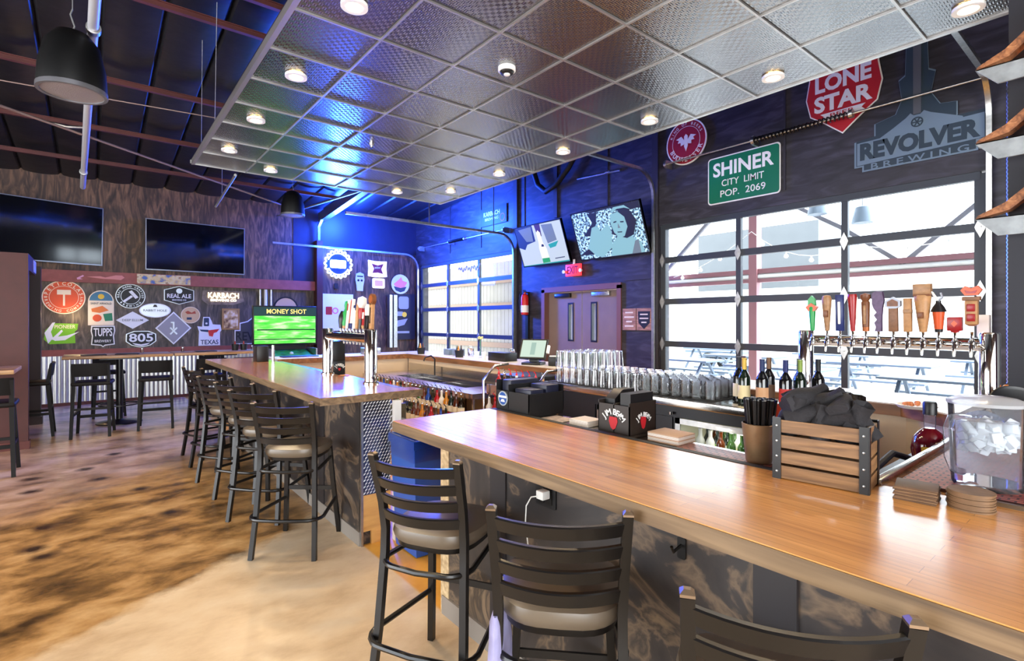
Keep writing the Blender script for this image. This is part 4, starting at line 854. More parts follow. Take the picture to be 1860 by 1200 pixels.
t = sign('hanging_sign', 'small black sign with white lettering in blue light by the garage track', XW, 9.36, 3.96, FACE_X)
pl(t, 'panel', [(-.48, -.2), (.48, -.2), (.48, .2), (-.48, .2)], 0, .012, INK); letter(t, WSIGN, [('KARBACH', .1, -.06, .06, 0, .02, -.6), ('BREWING', .06, -.06, -.06, 0, .01, -.5)], z=.014); b = MB(); b.ring(.09, .07, .012, .016, n=20, c=(.34, -.08)); b.build('ring_emblem', col('rust_ink', (170, 70, 40)), t)
t = sign('chalk_sign', 'pair of small wooden boards, one with a black chalk shield, right of the double door', XW, 5.41, 1.63, FACE_X)
b = MB(); b.poly([(-.29, -.18), (-.015, -.18), (-.015, .18), (-.29, .18)], 0, .015); b.poly([(.0, -.18), (.29, -.18), (.29, .18), (.0, .18)], 0, .015); b.build('board', rampmat('rustic_board', [(.3, (110, 76, 62)), (.7, (170, 128, 108))], (2, 12, 2), 3, 5, 0, .6), t); pl(t, 'chalk_shield', [(.03, .13), (.27, .13), (.26, -.06), (.15, -.16), (.04, -.06)], .015, .018, INK)
b = MB()
for k, w in enumerate((.16, .2, .12, .18)): b.poly([(-.152-w/2, .1-.075*k), (-.152+w/2, .1-.075*k), (-.152+w/2, .125-.075*k), (-.152-w/2, .125-.075*k)], .015, .018)
for k, w in enumerate((.15, .17, .1)): b.poly([(.15-w/2, .07-.065*k), (.15+w/2, .07-.065*k), (.15+w/2, .09-.065*k), (.15-w/2, .09-.065*k)], .018, .02)
b.build('chalk_lines', col('chalk_ink', (206, 196, 190)), t)
t = thing('exit_sign', 'red lit exit sign above the double door', 'exit sign', (6.93, 6.82, 2.545), rot=FACE_X)
b = MB(); b.box(-.19, -.11, -.03, .19, .11, .02, bev=.008); b.build('housing', mat('red_lit_acrylic', (220, 40, 50), .4, em=(255, 60, 70), es=1.1), t); letter(t, col('deep_red_letters', (120, 6, 16)), [('EXIT', .14, 0, 0, 0, .03, -.28)], z=.022); b = MB(); b.box(-.02, .11, -.03, .02, .2, -.01); b.build('mount', WHITE, t)
for s in (-1, 1):
    b = MB(); b.lathe([(.02, 0), (.035, .05), (.0, .055)], n=14, caps=True); o = b.build('emergency_lamp', WHITE, t); o.location = (s*.215, -.02, 0)
t = thing('fire_extinguisher', 'red fire extinguisher with a white label on the blue lit wall', 'fire extinguisher', (6.9, 8.18, 1.72))
b = MB(); b.lathe([(.0, 0), (.075, .01), (.08, .04), (.08, .36), (.06, .42), (.025, .44), (.025, .47)], n=22); b.build('cylinder', mat('extinguisher_red', (196, 30, 26), .3), t); b = MB(); b.lathe([(.0805, .06), (.0812, .062), (.0812, .2), (.0805, .202)], n=22); b.build('label_wrap', WSIGN, t); b = MB(); b.box(-.05, -.015, .46, .04, .015, .49); b.box(-.06, -.012, .5, .03, .012, .515); b.build('valve_handle', BLACKM, t); b = MB(); b.tube([(-.02, .02, .47), (-.05, .09, .44), (-.06, .1, .3), (-.05, .09, .12)], .01, 8); b.build('hose', RUBBER, t)
b = MB(); b.box(6.95, 8.14, 1.1, 7, 8.22, 2.2); tag(b.build('extinguisher_backboard', BLACKM), 'dark upright strip behind the fire extinguisher', 'bracket')

# ---------------------------------------------------------------- televisions
def tv(label, loc, w, h, rot, frame=None, group=None):
    t = thing('television', label, 'television', loc, 0, group, rot)
    b = MB(); b.box(-w/2, -h/2, -.05, w/2, h/2, 0, bev=.006); b.build('housing', BLACKP, t)
    b = MB()
    for x0, y0, x1, y1 in ((-w/2, -h/2, w/2, -h/2+.022), (-w/2, h/2-.016, w/2, h/2), (-w/2, -h/2, -w/2+.016, h/2), (w/2-.016, -h/2, w/2, h/2)): b.box(x0, y0, -.045, x1, y1, .006)
    b.build('bezel', frame or BLACKM, t)
    return t
DARKSCR = mat('dark_screen_glass', (8, 10, 13), .08, spec=.8); SILB = mat('silver_bezel', (150, 154, 160), .3, .8)
for lab, loc, w, h, rot in (('large switched off television with silver bezel at the left edge', (-.8, 12.66, 3.24), 1.98, 1.12, (R(93), 0, R(18))), ('switched off television in the middle of the back wall', (1.735, 12.88, 3.16), 1.84, 1.04, (R(91), 0, R(3)))):
    t = tv(lab, loc, w, h, rot, SILB, 'wall televisions'); b = MB(); b.box(-w/2+.015, -h/2+.02, 0, w/2-.015, h/2-.015, .003); b.build('screen', DARKSCR, t)
    b = MB(); b.box(-.3, -.2, -.15, .3, .2, -.05); b.build('wall_mount', BLACKM, t)
def emi(name, c, s=1.0):
    m = mat(name, c, .5, em=c, es=s); m.node_tree.nodes['Principled BSDF'].inputs['Base Color'].default_value = (.01, .01, .01, 1); return m
def picture(t, w, h, bg, polys):
    b = MB(); b.poly([(-w/2, -h/2), (w/2, -h/2), (w/2, h/2), (-w/2, h/2)], 0, .003); ms = [bg]
    for k, (pts, m) in enumerate(polys):
        if m not in ms: ms.append(m)
        b.poly([(x*w/2, y*h/2) for x, y in pts], .003+.0002*k, .0035+.0002*k, ms.index(m))
    b.build('screen', ms, t)
tilt = R(90-20)
SC1 = emi('screen_pale', (196, 208, 214), .9); SC2 = emi('screen_slate', (118, 132, 146), .8); SC3 = emi('screen_navy', (28, 40, 84), .8); SC4 = emi('screen_green', (30, 150, 50), 1); SC5 = emi('screen_cream', (236, 236, 214), 1); SC6 = emi('screen_teal', (30, 150, 140), 1); SC7 = emi('screen_dark', (20, 24, 30), .6); SC8 = emi('screen_maroon', (70, 20, 36), .8); SC9 = emi('screen_aqua', (130, 178, 190), 1)
t = tv('tilted television showing a pale advert with a green bottle', (6.74, 7.5, 3.08), 1.34, .82, (R(110), 0, R(-90)), None, 'wall televisions')
picture(t, 1.3, .78, SC1, [([(-1, 1), (-1, 0), (-.75, -.15), (-.6, .1), (-.2, .2), (-.2, 1)], SC3), ([(-.85, .9), (-.25, .95), (-.3, .2), (-.6, .25)], SC2), ([(-.1, 1), (.15, 1), (.12, .4), (-.05, .4)], SC8), ([(.2, .95), (.65, .9), (.7, .1), (.3, .0)], SC2), ([(.3, -.05), (.75, .05), (.6, -.2), (.35, -.25)], SC6),
    ([(-.08, .6), (.0, .72), (.08, .6), (.1, .1), (.2, -.25), (.22, -.9), (-.1, -.92), (-.12, -.2), (-.08, .1)], SC5), ([(-.1, -.7), (.22, -.7), (.22, -.92), (-.1, -.94)], SC4), ([(.02, .0), (.1, 0), (.12, -.12), (.0, -.12)], SC7), ([(.45, -.76), (.85, -.74), (.85, -.78), (.45, -.8)], SC7), ([(-1, -.97), (1, -.93), (1, -1), (-1, -1)], SC6)])
t = tv('tilted television showing a black and white picture of a person in a cap before stones', (6.74, 5.82, 3.09), 1.5, .86, (R(110), 0, R(-90)), None, 'wall televisions')
STN = rampmat('screen_stones', [(.4, (10, 16, 20)), (.5, (110, 150, 160)), (.62, (176, 206, 212))], (1, 1, 1), 26, 2, 0, .5, bump=0)
nt = STN.node_tree; pb = nt.nodes['Principled BSDF']; rp = [n for n in nt.nodes if n.type == 'VALTORGB'][0]; nt.links.new(rp.outputs[0], pb.inputs['Emission Color']); pb.inputs['Emission Strength'].default_value = .8
picture(t, 1.46, .82, STN, [([(-.55, 1), (1, 1), (1, .75), (.5, .7), (.2, .95), (-.4, .9)], SC7), ([(-.5, .9), (-.4, .5), (-.75, .0), (-.5, -.05), (-.3, .4), (-.2, .9)], SC7), ([(-1, -.8), (-.3, -.85), (-.4, -.45), (-.75, -.6)], SC7), ([(-.7, -.55), (-.45, .3), (-.3, .35), (-.2, .1), (.05, .35), (.1, .0), (.05, -.6), (-.3, -1), (-.5, -.9)], SC9), ([(-.05, -1), (.05, -.5), (.3, -.15), (.55, -.2), (.85, -.6), (.9, -1)], SC9),
    ([(.1, -.1), (.25, .75), (.7, .8), (.85, .3), (.7, -.25), (.5, -.35)], SC7), ([(.13, .35), (.18, .7), (.4, .75), (.55, .5), (.58, .1), (.45, -.25), (.3, -.3), (.18, -.05)], SC9), ([(.18, .75), (.3, .95), (.6, .95), (.75, .75), (.6, .85), (.4, .86)], SC9), ([(.22, .38), (.31, .4), (.31, .35), (.22, .33)], SC7), ([(.41, .36), (.51, .34), (.5, .29), (.41, .31)], SC7), ([(.34, .3), (.38, .1), (.31, .1)], SC2), ([(.27, -.03), (.41, -.05), (.4, -.09), (.28, -.07)], SC7), ([(.55, -1), (.7, -.5), (.8, -.45), (.8, -1)], SC2)])
for y, l in ((7.5, 'black wall arm behind the advert television'), (5.82, 'black wall arm behind the black and white television')):
    b = MB(); b.box(6.86, y-.2, 2.98, 7, y+.2, 3.22); tag(b.build('television_mount', BLACKM), l, 'bracket')

# ---------------------------------------------------------------- golf arcade
t = thing('arcade_game', 'golf arcade game with a bright green screen standing at the back wall', 'arcade game', (3.3, 11.95, 0))
b = MB(); b.box(-.7, -.03, 1.08, .62, .05, 1.93, bev=.01); b.build('monitor', BLACKP, t)
b = MB(); b.box(-.68, -.04, 1.72, .6, -.03, 1.9); b.build('title_bar', emi('screen_forest', (14, 60, 54), .9), t)
GR = rampmat('screen_fairway', [(.3, (40, 170, 30)), (.5, (90, 224, 60)), (.7, (190, 255, 150))], (1, 1, 5), 3, 3, 0, .5, bump=0)
nt = GR.node_tree; pb = nt.nodes['Principled BSDF']; rp = [n for n in nt.nodes if n.type == 'VALTORGB'][0]; nt.links.new(rp.outputs[0], pb.inputs['Emission Color']); pb.inputs['Emission Strength'].default_value = 1.0
b = MB(); b.box(-.67, -.04, 1.12, .59, -.03, 1.71); b.build('screen', GR, t)
b = MB(); b.box(-.67, -.042, 1.2, .59, -.04, 1.225); b.box(-.62, -.042, 1.4, .58, -.04, 1.43); b.build('screen_line', emi('screen_dark_green', (10, 90, 16), .7), t)
letter(t, emi('screen_gold', (255, 222, 120), 1.3), [('MONEY SHOT', .1, -.02, 0, 0, .03, -.82)], z=0, name='title_lettering')
TXT[-1] = TXT[-1]+(Matrix.Translation((0, -.043, 1.81)) @ Euler(FACE_Y).to_matrix().to_4x4(),)
b = MB(); b.box(-.45, .05, 0, .4, .35, 1.1); b.box(-.5, -.35, 0, .45, .3, .06); b.build('cabinet', BLACKP, t)
b = MB(); b.loft([[(-.4, -.62, .8), (.42, -.62, .8), (.42, .05, .92), (-.4, .05, .92)], [(-.4, -.62, .84), (.42, -.62, .84), (.42, .05, .98), (-.4, .05, .98)]]); b.box(-.38, -.3, 0, .4, .05, .85); b.build('control_panel', BLACKP, t)
b = MB(); b.loft([[(-.36, -.58, .845), (.38, -.58, .845), (.38, .0, .972), (-.36, .0, .972)], [(-.36, -.58, .848), (.38, -.58, .848), (.38, 0, .975), (-.36, 0, .975)]]); b.build('panel_art', rampmat('green_panel_art', [(.35, (14, 60, 40)), (.55, (60, 160, 70)), (.7, (30, 110, 120))], (1, 1, 1), 8, 2, 0, .35), t)
b = MB(); b.lathe([(.0, .045), (.03, .035), (.045, 0)], n=16); o = b.build('trackball', WSIGN, t); o.location = (0, -.3, .905)
for x0 in (-.44, .42):
    b = MB(); b.box(x0, -.6, .84, x0+.03, .05, 1.02); b.build('panel_side', GALV, t)
# ================================================================ tap towers
def handle(par, spec, tilt=0, label=None, dz=0):
    """one tap handle on its faucet: a list of (radius, height, material, kind)"""
    ms = []; b = MB()
    for kind, m, *a in spec:
        if m not in ms: ms.append(m)
        i = ms.index(m)
        if kind == 'L': b.lathe(a[0], n=14, mi=i, caps=True)
        elif kind == 'B': b.box(*a[0], mi=i, bev=.004)
        elif kind == 'P':
            b.polyx(a[0], a[1], a[2], i)
        elif kind == 'T': b.tube(a[0], a[1], 7, i)
    o = b.build('tap_handle', ms, par, label=label); o.rotation_euler = (0, tilt, 0); o.location = (0, 0, .05+dz); return o
FER = [(.008, 0), (.009, .03), (.012, .035)]
H_GREEN = col('handle_green', (24, 140, 62), .3); H_ORNG = col('handle_orange', (206, 84, 40), .35); H_TAN = col('handle_tan', (154, 114, 78), .4, var=.2, vs=40); H_NAVY = col('handle_navy', (34, 44, 96), .3); H_RED = col('handle_red', (150, 28, 30), .3); H_BRN = col('handle_brown', (112, 66, 38), .4, var=.2, vs=40)
H_PUR = col('handle_purple', (78, 52, 88), .4, var=.3, vs=30); H_WOOD = col('handle_wood', (122, 84, 58), .45, var=.2, vs=40); H_LITE = col('handle_light_wood', (172, 126, 82), .45, var=.15, vs=40); H_COPP = col('handle_copper', (168, 96, 52), .35, metal=.3); H_BLK = col('handle_black', (26, 24, 26), .3); H_WHT = col('handle_white', (226, 222, 214), .35); H_GREY = col('handle_grey', (130, 132, 140), .35, metal=.4)
def bx(w, z0, z1, d=.014): return (-d, -w, z0, d, w, z1)
NEAR = [
 ('green leaf topped tap handle with an orange flower', [('L', CHROME, FER), ('L', H_GREEN, [(.014, .03), (.024, .2), (.02, .21)]), ('P', H_GREEN, [(0, .29), (.025, .26), (.026, .21), (-.026, .21), (-.025, .26)], -.012, .012), ('P', H_ORNG, [(0, .235), (.04, .205), (.02, .175), (-.02, .175), (-.04, .205)], -.02, .02)]),
 ('tan wooden paddle tap handle', [('L', CHROME, FER), ('L', H_TAN, [(.014, .03), (.02, .1), (.03, .22), (.033, .26), (.024, .285), (.0, .29)]), ('B', H_BRN, (-.034, -.016, .13, -.015, .016, .18))]),
 ('navy blue flat tap handle with pale writing', [('L', CHROME, FER), ('B', H_NAVY, bx(.026, .03, .29)), ('B', H_WHT, (-.0155, -.008, .08, -.013, .008, .24))]),
 ('glossy red slanted tap handle', [('L', CHROME, FER), ('L', H_RED, [(.013, .03), (.03, .27), (.026, .29)]), ('B', H_WHT, (-.004, -.034, .06, .004, -.02, .27))]),
 ('brown tap handle with a ball top', [('L', CHROME, FER), ('L', H_COPP, [(.02, .03), (.022, .06)]), ('L', H_BRN, [(.022, .06), (.026, .23), (.02, .24), (.032, .262), (.03, .285), (.0, .295)]), ('B', H_TAN, (-.028, -.009, .08, -.022, .009, .21))]),
 ('purple carved tap handle with a notched edge', [('L', CHROME, FER), ('P', H_PUR, [(-.02, .03), (.02, .03), (.012, .06), (.022, .09), (.006, .11), (.024, .14), (.008, .16), (.026, .19), (.034, .22), (.034, .29), (.01, .305), (-.026, .3), (-.036, .24), (-.026, .19), (-.02, .11)], -.014, .014)]),
 ('brown hexagon headed tap handle', [('L', CHROME, FER), ('B', H_WOOD, bx(.026, .03, .2)), ('P', H_GREY, [(-.044, .2), (-.044, .235), (0, .262), (.044, .235), (.044, .2), (.02, .185), (-.02, .185)], -.016, .016), ('P', H_BRN, [(-.03, .2), (-.03, .23), (0, .248), (.03, .23), (.03, .2)], -.019, -.016)]),
 ('slim square pale wood tap handle', [('L', CHROME, FER), ('B', H_LITE, bx(.022, .03, .25, .016)), ('B', H_TAN, bx(.0235, .15, .18, .018))]),
 ('tall bulky carved wood tap handle, biggest on the tower', [('L', CHROME, FER), ('L', H_LITE, [(.02, .03), (.032, .12), (.046, .26), (.04, .27)]), ('B', H_TAN, bx(.046, .27, .34, .03)), ('B', H_BRN, (-.05, -.012, .12, -.03, .02, .16)), ('B', H_BRN, bx(.045, .262, .275, .034))]),
 ('orange lantern shaped tap handle with a black cap and white hook', [('L', CHROME, FER), ('L', H_BLK, [(.02, .03), (.022, .05)]), ('L', H_ORNG, [(.022, .05), (.032, .16)]), ('L', H_BLK, [(.042, .16), (.03, .19), (.014, .215), (.014, .23)]), ('T', H_WHT, [(0, .0, .23), (0, .02, .26), (0, .03, .28), (0, .06, .3)], .008), ('T', H_GREY, [(0, 0, .23), (0, -.02, .25), (0, -.012, .28)], .007)]),
 ('short red square tap handle, lowest on the tower', [('L', CHROME, FER), ('L', H_RED, [(.02, .03), (.022, .04)]), ('B', H_RED, bx(.036, .04, .125, .022)), ('P', H_ORNG, [(0, .105), (.016, .085), (0, .065), (-.016, .085)], -.025, -.022)]),
 ('ornate tap handle with a red scroll top and red panels', [('L', CHROME, FER), ('L', H_COPP, [(.016, .07), (.03, .08)]), ('B', H_LITE, bx(.03, .08, .225, .022)), ('B', H_RED, (-.026, -.02, .1, -.022, .02, .145)), ('B', H_RED, (-.026, -.02, .16, -.022, .02, .205)), ('B', H_WOOD, bx(.042, .225, .25, .026)), ('P', H_ORNG, [(-.05, .29), (-.03, .315), (0, .3), (.03, .315), (.05, .29), (.03, .258), (-.03, .258)], -.016, .016), ('P', H_RED, [(-.03, .29), (0, .28), (.03, .29), (.02, .27), (-.02, .27)], -.019, -.016)]),
]
def tower(name, label, x, y0, y1, ztop, rz_faucet, specs, ys, tilts):
    t = thing(name, label, 'beer tap tower', (x, (y0+y1)/2, TOP))
    for y in (y0, y1):
        b = MB(); b.lathe([(.066, 0), (.066, .012), (.052, .02), (.052, ztop-TOP-.01), (.046, ztop-TOP), (.0, ztop-TOP)], c=(0, y-(y0+y1)/2, 0), n=28); b.build('post', CHROME, t)
    h = ztop-TOP-.075
    b = MB(); b.tube([(0, y0-(y0+y1)/2, h), (0, y1-(y0+y1)/2, h)], .04, 16); b.build('cross_tube', CHROME, t)
    s = 1 if rz_faucet > 0 else -1
    for (lab, sp), y, tl in zip(specs, ys, tilts):
        f = MB(); f.tube([(0, 0, 0), (s*.06, 0, 0), (s*.085, 0, -.005), (s*.095, 0, -.05), (s*.098, 0, -.075)], [.014, .013, .013, .01, .008], 10); f.lathe([(.017, -.02), (.018, .02), (.009, .035), (.008, .055)], c=(s*.065, 0, 0), n=12, caps=True)
        o = f.build('faucet', CHROME, t); o.location = (s*.03, y-(y0+y1)/2, h)
        hd = handle(o, sp, tl, lab); hd.location = (s*.065, 0, .045)
    return t
ysn = [1.63, 1.53, 1.445, 1.365, 1.285, 1.21, 1.125, 1.045, .965, .885, .805, .725]
tower('tap_tower', 'long chrome tap tower with twelve handles before the garage window', 4.28, 1.715, .66, 1.53, -1, NEAR, ysn, [-.05]*12)
FAR = [
 ('dark green and black tap handle, farthest on the bar tower', [('L', CHROME, FER), ('L', H_BLK, [(.02, .03), (.034, .1), (.036, .15), (.02, .2)]), ]),
 ('green figure shaped tap handle', [('L', CHROME, FER), ('L', H_GREEN, [(.012, .03), (.026, .08), (.018, .12), (.026, .18), (.012, .22), (.02, .25), (.016, .29), (0, .3)]), ('L', H_LITE, [(.017, .03), (.02, .07)])]),
 ('pale pink flat tap handle', [('L', CHROME, FER), ('B', H_WHT, bx(.022, .03, .3)), ('B', H_RED, (-.0155, -.01, .2, -.013, .01, .27))]),
 ('pink and red striped flat tap handle with a blue foot', [('L', CHROME, FER), ('B', H_WHT, (-.014, -.026, .03, .014, 0, .31)), ('B', H_RED, (-.014, 0, .03, .014, .02, .31)), ('B', H_NAVY, bx(.028, .03, .08, .016))]),
 ('cream tap handle with a navy top', [('L', CHROME, FER), ('L', H_WHT, [(.016, .03), (.024, .2), (.022, .22)]), ('B', H_NAVY, bx(.024, .2, .25))]),
 ('slim ivory tap handle', [('L', CHROME, FER), ('L', H_LITE, [(.014, .03), (.02, .2), (.018, .26), (0, .27)])]),
 ('white and red knobbly tap handle with a round head', [('L', CHROME, FER), ('L', H_BLK, [(.016, .03), (.02, .12)]), ('L', H_RED, [(.02, .12), (.028, .18), (.024, .22)]), ('L', H_WHT, [(.024, .22), (.045, .26), (.04, .31), (0, .33)])]),
 ('dark red and white patterned tap handle', [('L', CHROME, FER), ('L', H_LITE, [(.018, .03), (.024, .06)]), ('B', H_RED, bx(.024, .06, .2)), ('B', H_WHT, (-.016, -.016, .12, -.013, .016, .18))]),
 ('white and black shouldered tap handle', [('L', CHROME, FER), ('B', H_BLK, bx(.028, .03, .15, .02)), ('L', H_WHT, [(.028, .15), (.03, .22), (.016, .25)])]),
 ('tall brown tap handle with a round medallion top', [('L', CHROME, FER), ('B', H_LITE, bx(.024, .03, .26, .016)), ('P', H_BRN, [(.05*math.cos(R(a)), .29+.05*math.sin(R(a))) for a in range(0, 360, 24)], -.016, .016), ('P', H_COPP, [(.034*math.cos(R(a)), .29+.034*math.sin(R(a))) for a in range(0, 360, 24)], -.02, -.016), ('B', H_BLK, (-.019, -.008, .08, -.016, .008, .22))]),
]
ysf = [5.05, 4.97, 4.89, 4.81, 4.73, 4.66, 4.58, 4.5, 4.42, 4.33]
tower('tap_tower', 'shorter chrome tap tower with colourful handles on the farther bar', 1.8, 5.14, 4.12, 1.53, 1, FAR, ysf, [.12, .1, .1, .1, .1, .08, .08, .08, .06, .04])

# ================================================================ behind the bar: cooler, sinks, racks
def bottle_bm(h=.3, r=.037, neck=.014, sh=.62):
    b = MB(); b.lathe([(0, .004), (r*.8, 0), (r, .008), (r, h*sh), (r*.82, h*(sh+.06)), (neck, h*(sh+.16)), (neck*.95, h*.97), (neck*1.08, h*.975), (neck*1.08, h), (neck*.7, h), (0, h*.998)], n=18); return b
BG = {'green': col('dark_green_glass', (16, 30, 18), .06, coat=.5), 'black': col('black_glass', (10, 10, 13), .05, coat=.5), 'amber': col('amber_glass', (92, 40, 10), .08, coat=.5), 'clear': glassmat('bottle_glass', (225, 232, 228), .25), 'red': col('red_liquor', (166, 20, 22), .1, coat=.4), 'brown': col('brown_liquor', (74, 34, 14), .08, coat=.4), 'lime': col('lime_glass', (60, 92, 44), .08, coat=.4), 'gold': col('gold_liquor', (190, 120, 34), .1, coat=.4), 'white': col('white_bottle', (224, 222, 214), .3), 'blue': col('blue_bottle', (32, 70, 160), .2)}
t = thing('bottle_cooler', 'black back bar cooler with stainless top and lit glass doors', 'cooler', (3.6, 2.6, 0))
b = MB(); b.box(3.31, 1.45, .9, 3.9, 3.45, .985); b.box(3.31, 1.45, .06, 3.9, 3.45, .3); b.box(3.84, 1.45, .3, 3.9, 3.45, .9)
for y in (1.45, 2.2, 2.45, 2.95, 3.41): b.box(3.31, y, .3, 3.84, y+.04, .9)
b.box(3.3, 2.24, .3, 3.31, 2.45, .9); b.box(3.31, 3.0, .3, 3.32, 3.41, .9); b.build('body', mat('black_cooler_body', (20, 21, 28), .4), t, True)
b = MB(); b.box(3.26, 1.38, .985, 3.92, 3.62, 1.04, bev=.006); b.build('steel_top', STEEL, t, True)
LINER = mat('white_cooler_liner', (232, 228, 204), .4)
for y0, y1 in ((1.49, 2.2), (2.49, 2.95)):
    b = MB(); b.box(3.82, y0, .3, 3.835, y1, .9); b.box(3.33, y0, .3, 3.82, y0+.008, .9); b.box(3.33, y1-.008, .3, 3.82, y1, .9); b.box(3.33, y0, .3, 3.82, y1, .31); b.box(3.38, y0+.01, .6, 3.82, y1-.01, .606); b.build('liner', LINER, t, True)
    b = MB(); b.box(3.29, y0-.01, .3, 3.3, y1+.01, .34); b.box(3.29, y0-.01, .86, 3.3, y1+.01, .9); b.box(3.29, y0-.01, .3, 3.3, y0+.03, .9); b.box(3.29, y1-.03, .3, 3.3, y1+.01, .9); d = b.build('glass_door', GALV, t, True)
    b = MB(); b.box(3.293, y0+.03, .34, 3.297, y1-.03, .86); b.build('door_pane', PANE, d, True)
    lamp('cooler_lamp', 'AREA', (3.42-3.6, (y0+y1)/2-2.6, .885), 2.2, (1, .95, .8), (0, 0, 0), .5, t, sy=.1)
b = MB()
for y in (2.24, 1.46): b.lathe([(.014, -.01), (.014, .01)], c=(3.285, y, .93), n=10, caps=True)
b.build('door_lock', CHROME, t, True)
t = sign('round_sticker', 'small black round sticker on the lit cooler door', 3.288, 1.63, .83, FACE_X, 'sticker'); pl(t, 'disc', circ(.032, 20), 0, .002, INK); pl(t, 'mark', [(-.014, -.012), (.014, -.008), (.0, .016)], .002, .003, WSIGN)
kinds_ = ['green', 'lime', 'white', 'green', 'lime', 'white', 'green', 'amber']
proto = {}
def small_bottle(kind, loc, label, group, h=.22, r=.03, cap=None, spout=False, lab=None):
    key = (kind, h, r, spout, lab)
    if key not in proto:
        t = thing('beer_bottle' if not spout else 'liquor_bottle', label, 'bottle', loc, 0, group)
        bottle_bm(h, r).build('glass', BG[kind], t)
        if spout:
            b = MB(); b.lathe([(.012, h-.002), (.012, h+.012), (.005, h+.02)], n=8, caps=True); b.tube([(0, 0, h+.01), (0, 0, h+.035), (-.025, 0, h+.06)], .005, 6); b.build('pour_spout', cap or CHROME, t)
        else:
            b = MB(); b.lathe([(.013, h-.01), (.014, h+.004), (0, h+.006)], n=10); b.build('cap', cap or GALV, t)
        b = MB(); b.lathe([(r+.0006, h*.16), (r+.001, h*.17), (r+.001, h*.5), (r+.0006, h*.51)], n=18); b.build('paper_label', lab or CRM, t)
        proto[key] = t; return t
    return dup(proto[key], loc, 0, label, group)
k = 0
for row, x in enumerate((3.42, 3.52, 3.62)):
    for j in range(8):
        y = 1.54+.078*j
        small_bottle(kinds_[(k*3+row) % 8], (x, y, .606), 'beer bottle standing on the shelf of the lit cooler', 'bottles in the lit cooler', lab=(CRM, WSIGN, GREENS)[k % 3]); k += 1
for j in range(8): small_bottle(kinds_[(j+2) % 8], (3.45, 1.54+.078*j, .31), 'beer bottle on the cooler floor', 'bottles on the cooler floor')
b = MB(); b.box(3.3, 1.93, 1.04, 3.88, 3.58, 1.046); tag(b.build('bar_mat', RUBBER), 'thin black rubber mat under the rows of glasses', 'mat')
GLS = mat('clear_glassware', (255, 255, 255), .0, tr=1, ior=1.45)
def pint():
    b = MB(); b.lathe([(0, .142), (.03, .142), (.041, .0), (.0385, .0), (.0285, .132), (0, .134)], n=16); return b
def mug():
    b = MB(); b.lathe([(0, .0), (.038, 0), (.04, .008), (.039, .13), (.036, .13), (.036, .018), (0, .018)], n=18); b.tube([(.038, 0, .105), (.07, 0, .1), (.075, 0, .065), (.066, 0, .035), (.038, 0, .03)], .006, 8); return b
gp = pint().build('pint_glass', GLS); tag(gp, 'clear pint glass upside down in the rows on the black mat', 'glass', 'pint glasses on the cooler'); gp.location = (3.37, 2.62, 1.046)
gm_ = mug().build('beer_mug', glassmat('mug_glass', (246, 249, 250), .3, .06, .1)); tag(gm_, 'clear handled beer mug in the rows on the black mat', 'mug', 'beer mugs on the cooler'); gm_.location = (3.37, 1.98, 1.046); gm_.rotation_euler = (0, 0, 2.6)
n_ = 0
for j in range(18):
    for i in range(5):
        x = 3.36+.105*i; y = 1.99+.088*j
        ism = j < 7
        for lv in range(2 if (j >= 13) else 1):
            if (i, j, lv) in ((0, 0, 0),): continue
            o = (gm_ if ism else gp).copy(); COL.objects.link(o); o.location = (x+rnd.uniform(-.004, .004), y+rnd.uniform(-.003, .003), 1.046+lv*.1425); o.rotation_euler = (0, 0, 2.6+rnd.uniform(-.5, .5) if ism else 0)
            if lv: o['label'] = 'clear pint glass stacked on top of another at the far end of the rows'; o['group'] = 'stacked pint glasses'
bpy.data.objects.remove(gp)
# wine bottles
WL = [('ivory label and gold capsule', (3.42, 1.76), 'green', (222, 206, 160), (196, 160, 70)), ('tall cream label, behind the left one', (3.5, 1.84), 'black', (226, 214, 190), (40, 40, 44)), ('tan label, low on the glass', (3.4, 1.63), 'black', (196, 150, 110), (30, 44, 80)),
      ('red label', (3.44, 1.5), 'black', (176, 44, 40), (26, 34, 84)), ('pale label and green glass', (3.53, 1.45), 'green', (230, 220, 186), (120, 140, 60)), ('brown capsule, at the back', (3.6, 1.68), 'black', (120, 90, 70), (110, 80, 56)), ('dark capsule, at the back right', (3.64, 1.5), 'green', (90, 70, 60), (26, 26, 30)), ('black label, hindmost on the right', (3.68, 1.4), 'black', (60, 50, 50), (24, 24, 26)), ('white label, hindmost on the left', (3.6, 1.86), 'green', (230, 230, 226), (60, 20, 30))]
for i, (d, (x, y), g, lc, cc) in enumerate(WL):
    t = thing('wine_bottle', 'wine bottle with '+d, 'wine bottle', (x, y, 1.04), 0, 'wine bottles at the end of the glasses')
    bottle_bm(.31, .038, .0145, .58).build('glass', BG[g], t)
    b = MB(); b.lathe([(.0155, .235), (.0158, .305), (.0165, .312), (0, .313)], n=16); b.build('capsule', col('wine_capsule_%d_%d_%d' % cc, cc, .35, metal=.3), t)
    b = MB(); a0 = 200
    b.loft([[(.0388*math.cos(R(a)), .0388*math.sin(R(a)), z) for a in range(110, 290, 10)] for z in (.04, .13)], 0, False, False); b.build('paper_label', col('wine_label_%d_%d_%d' % lc, lc, .6), t)
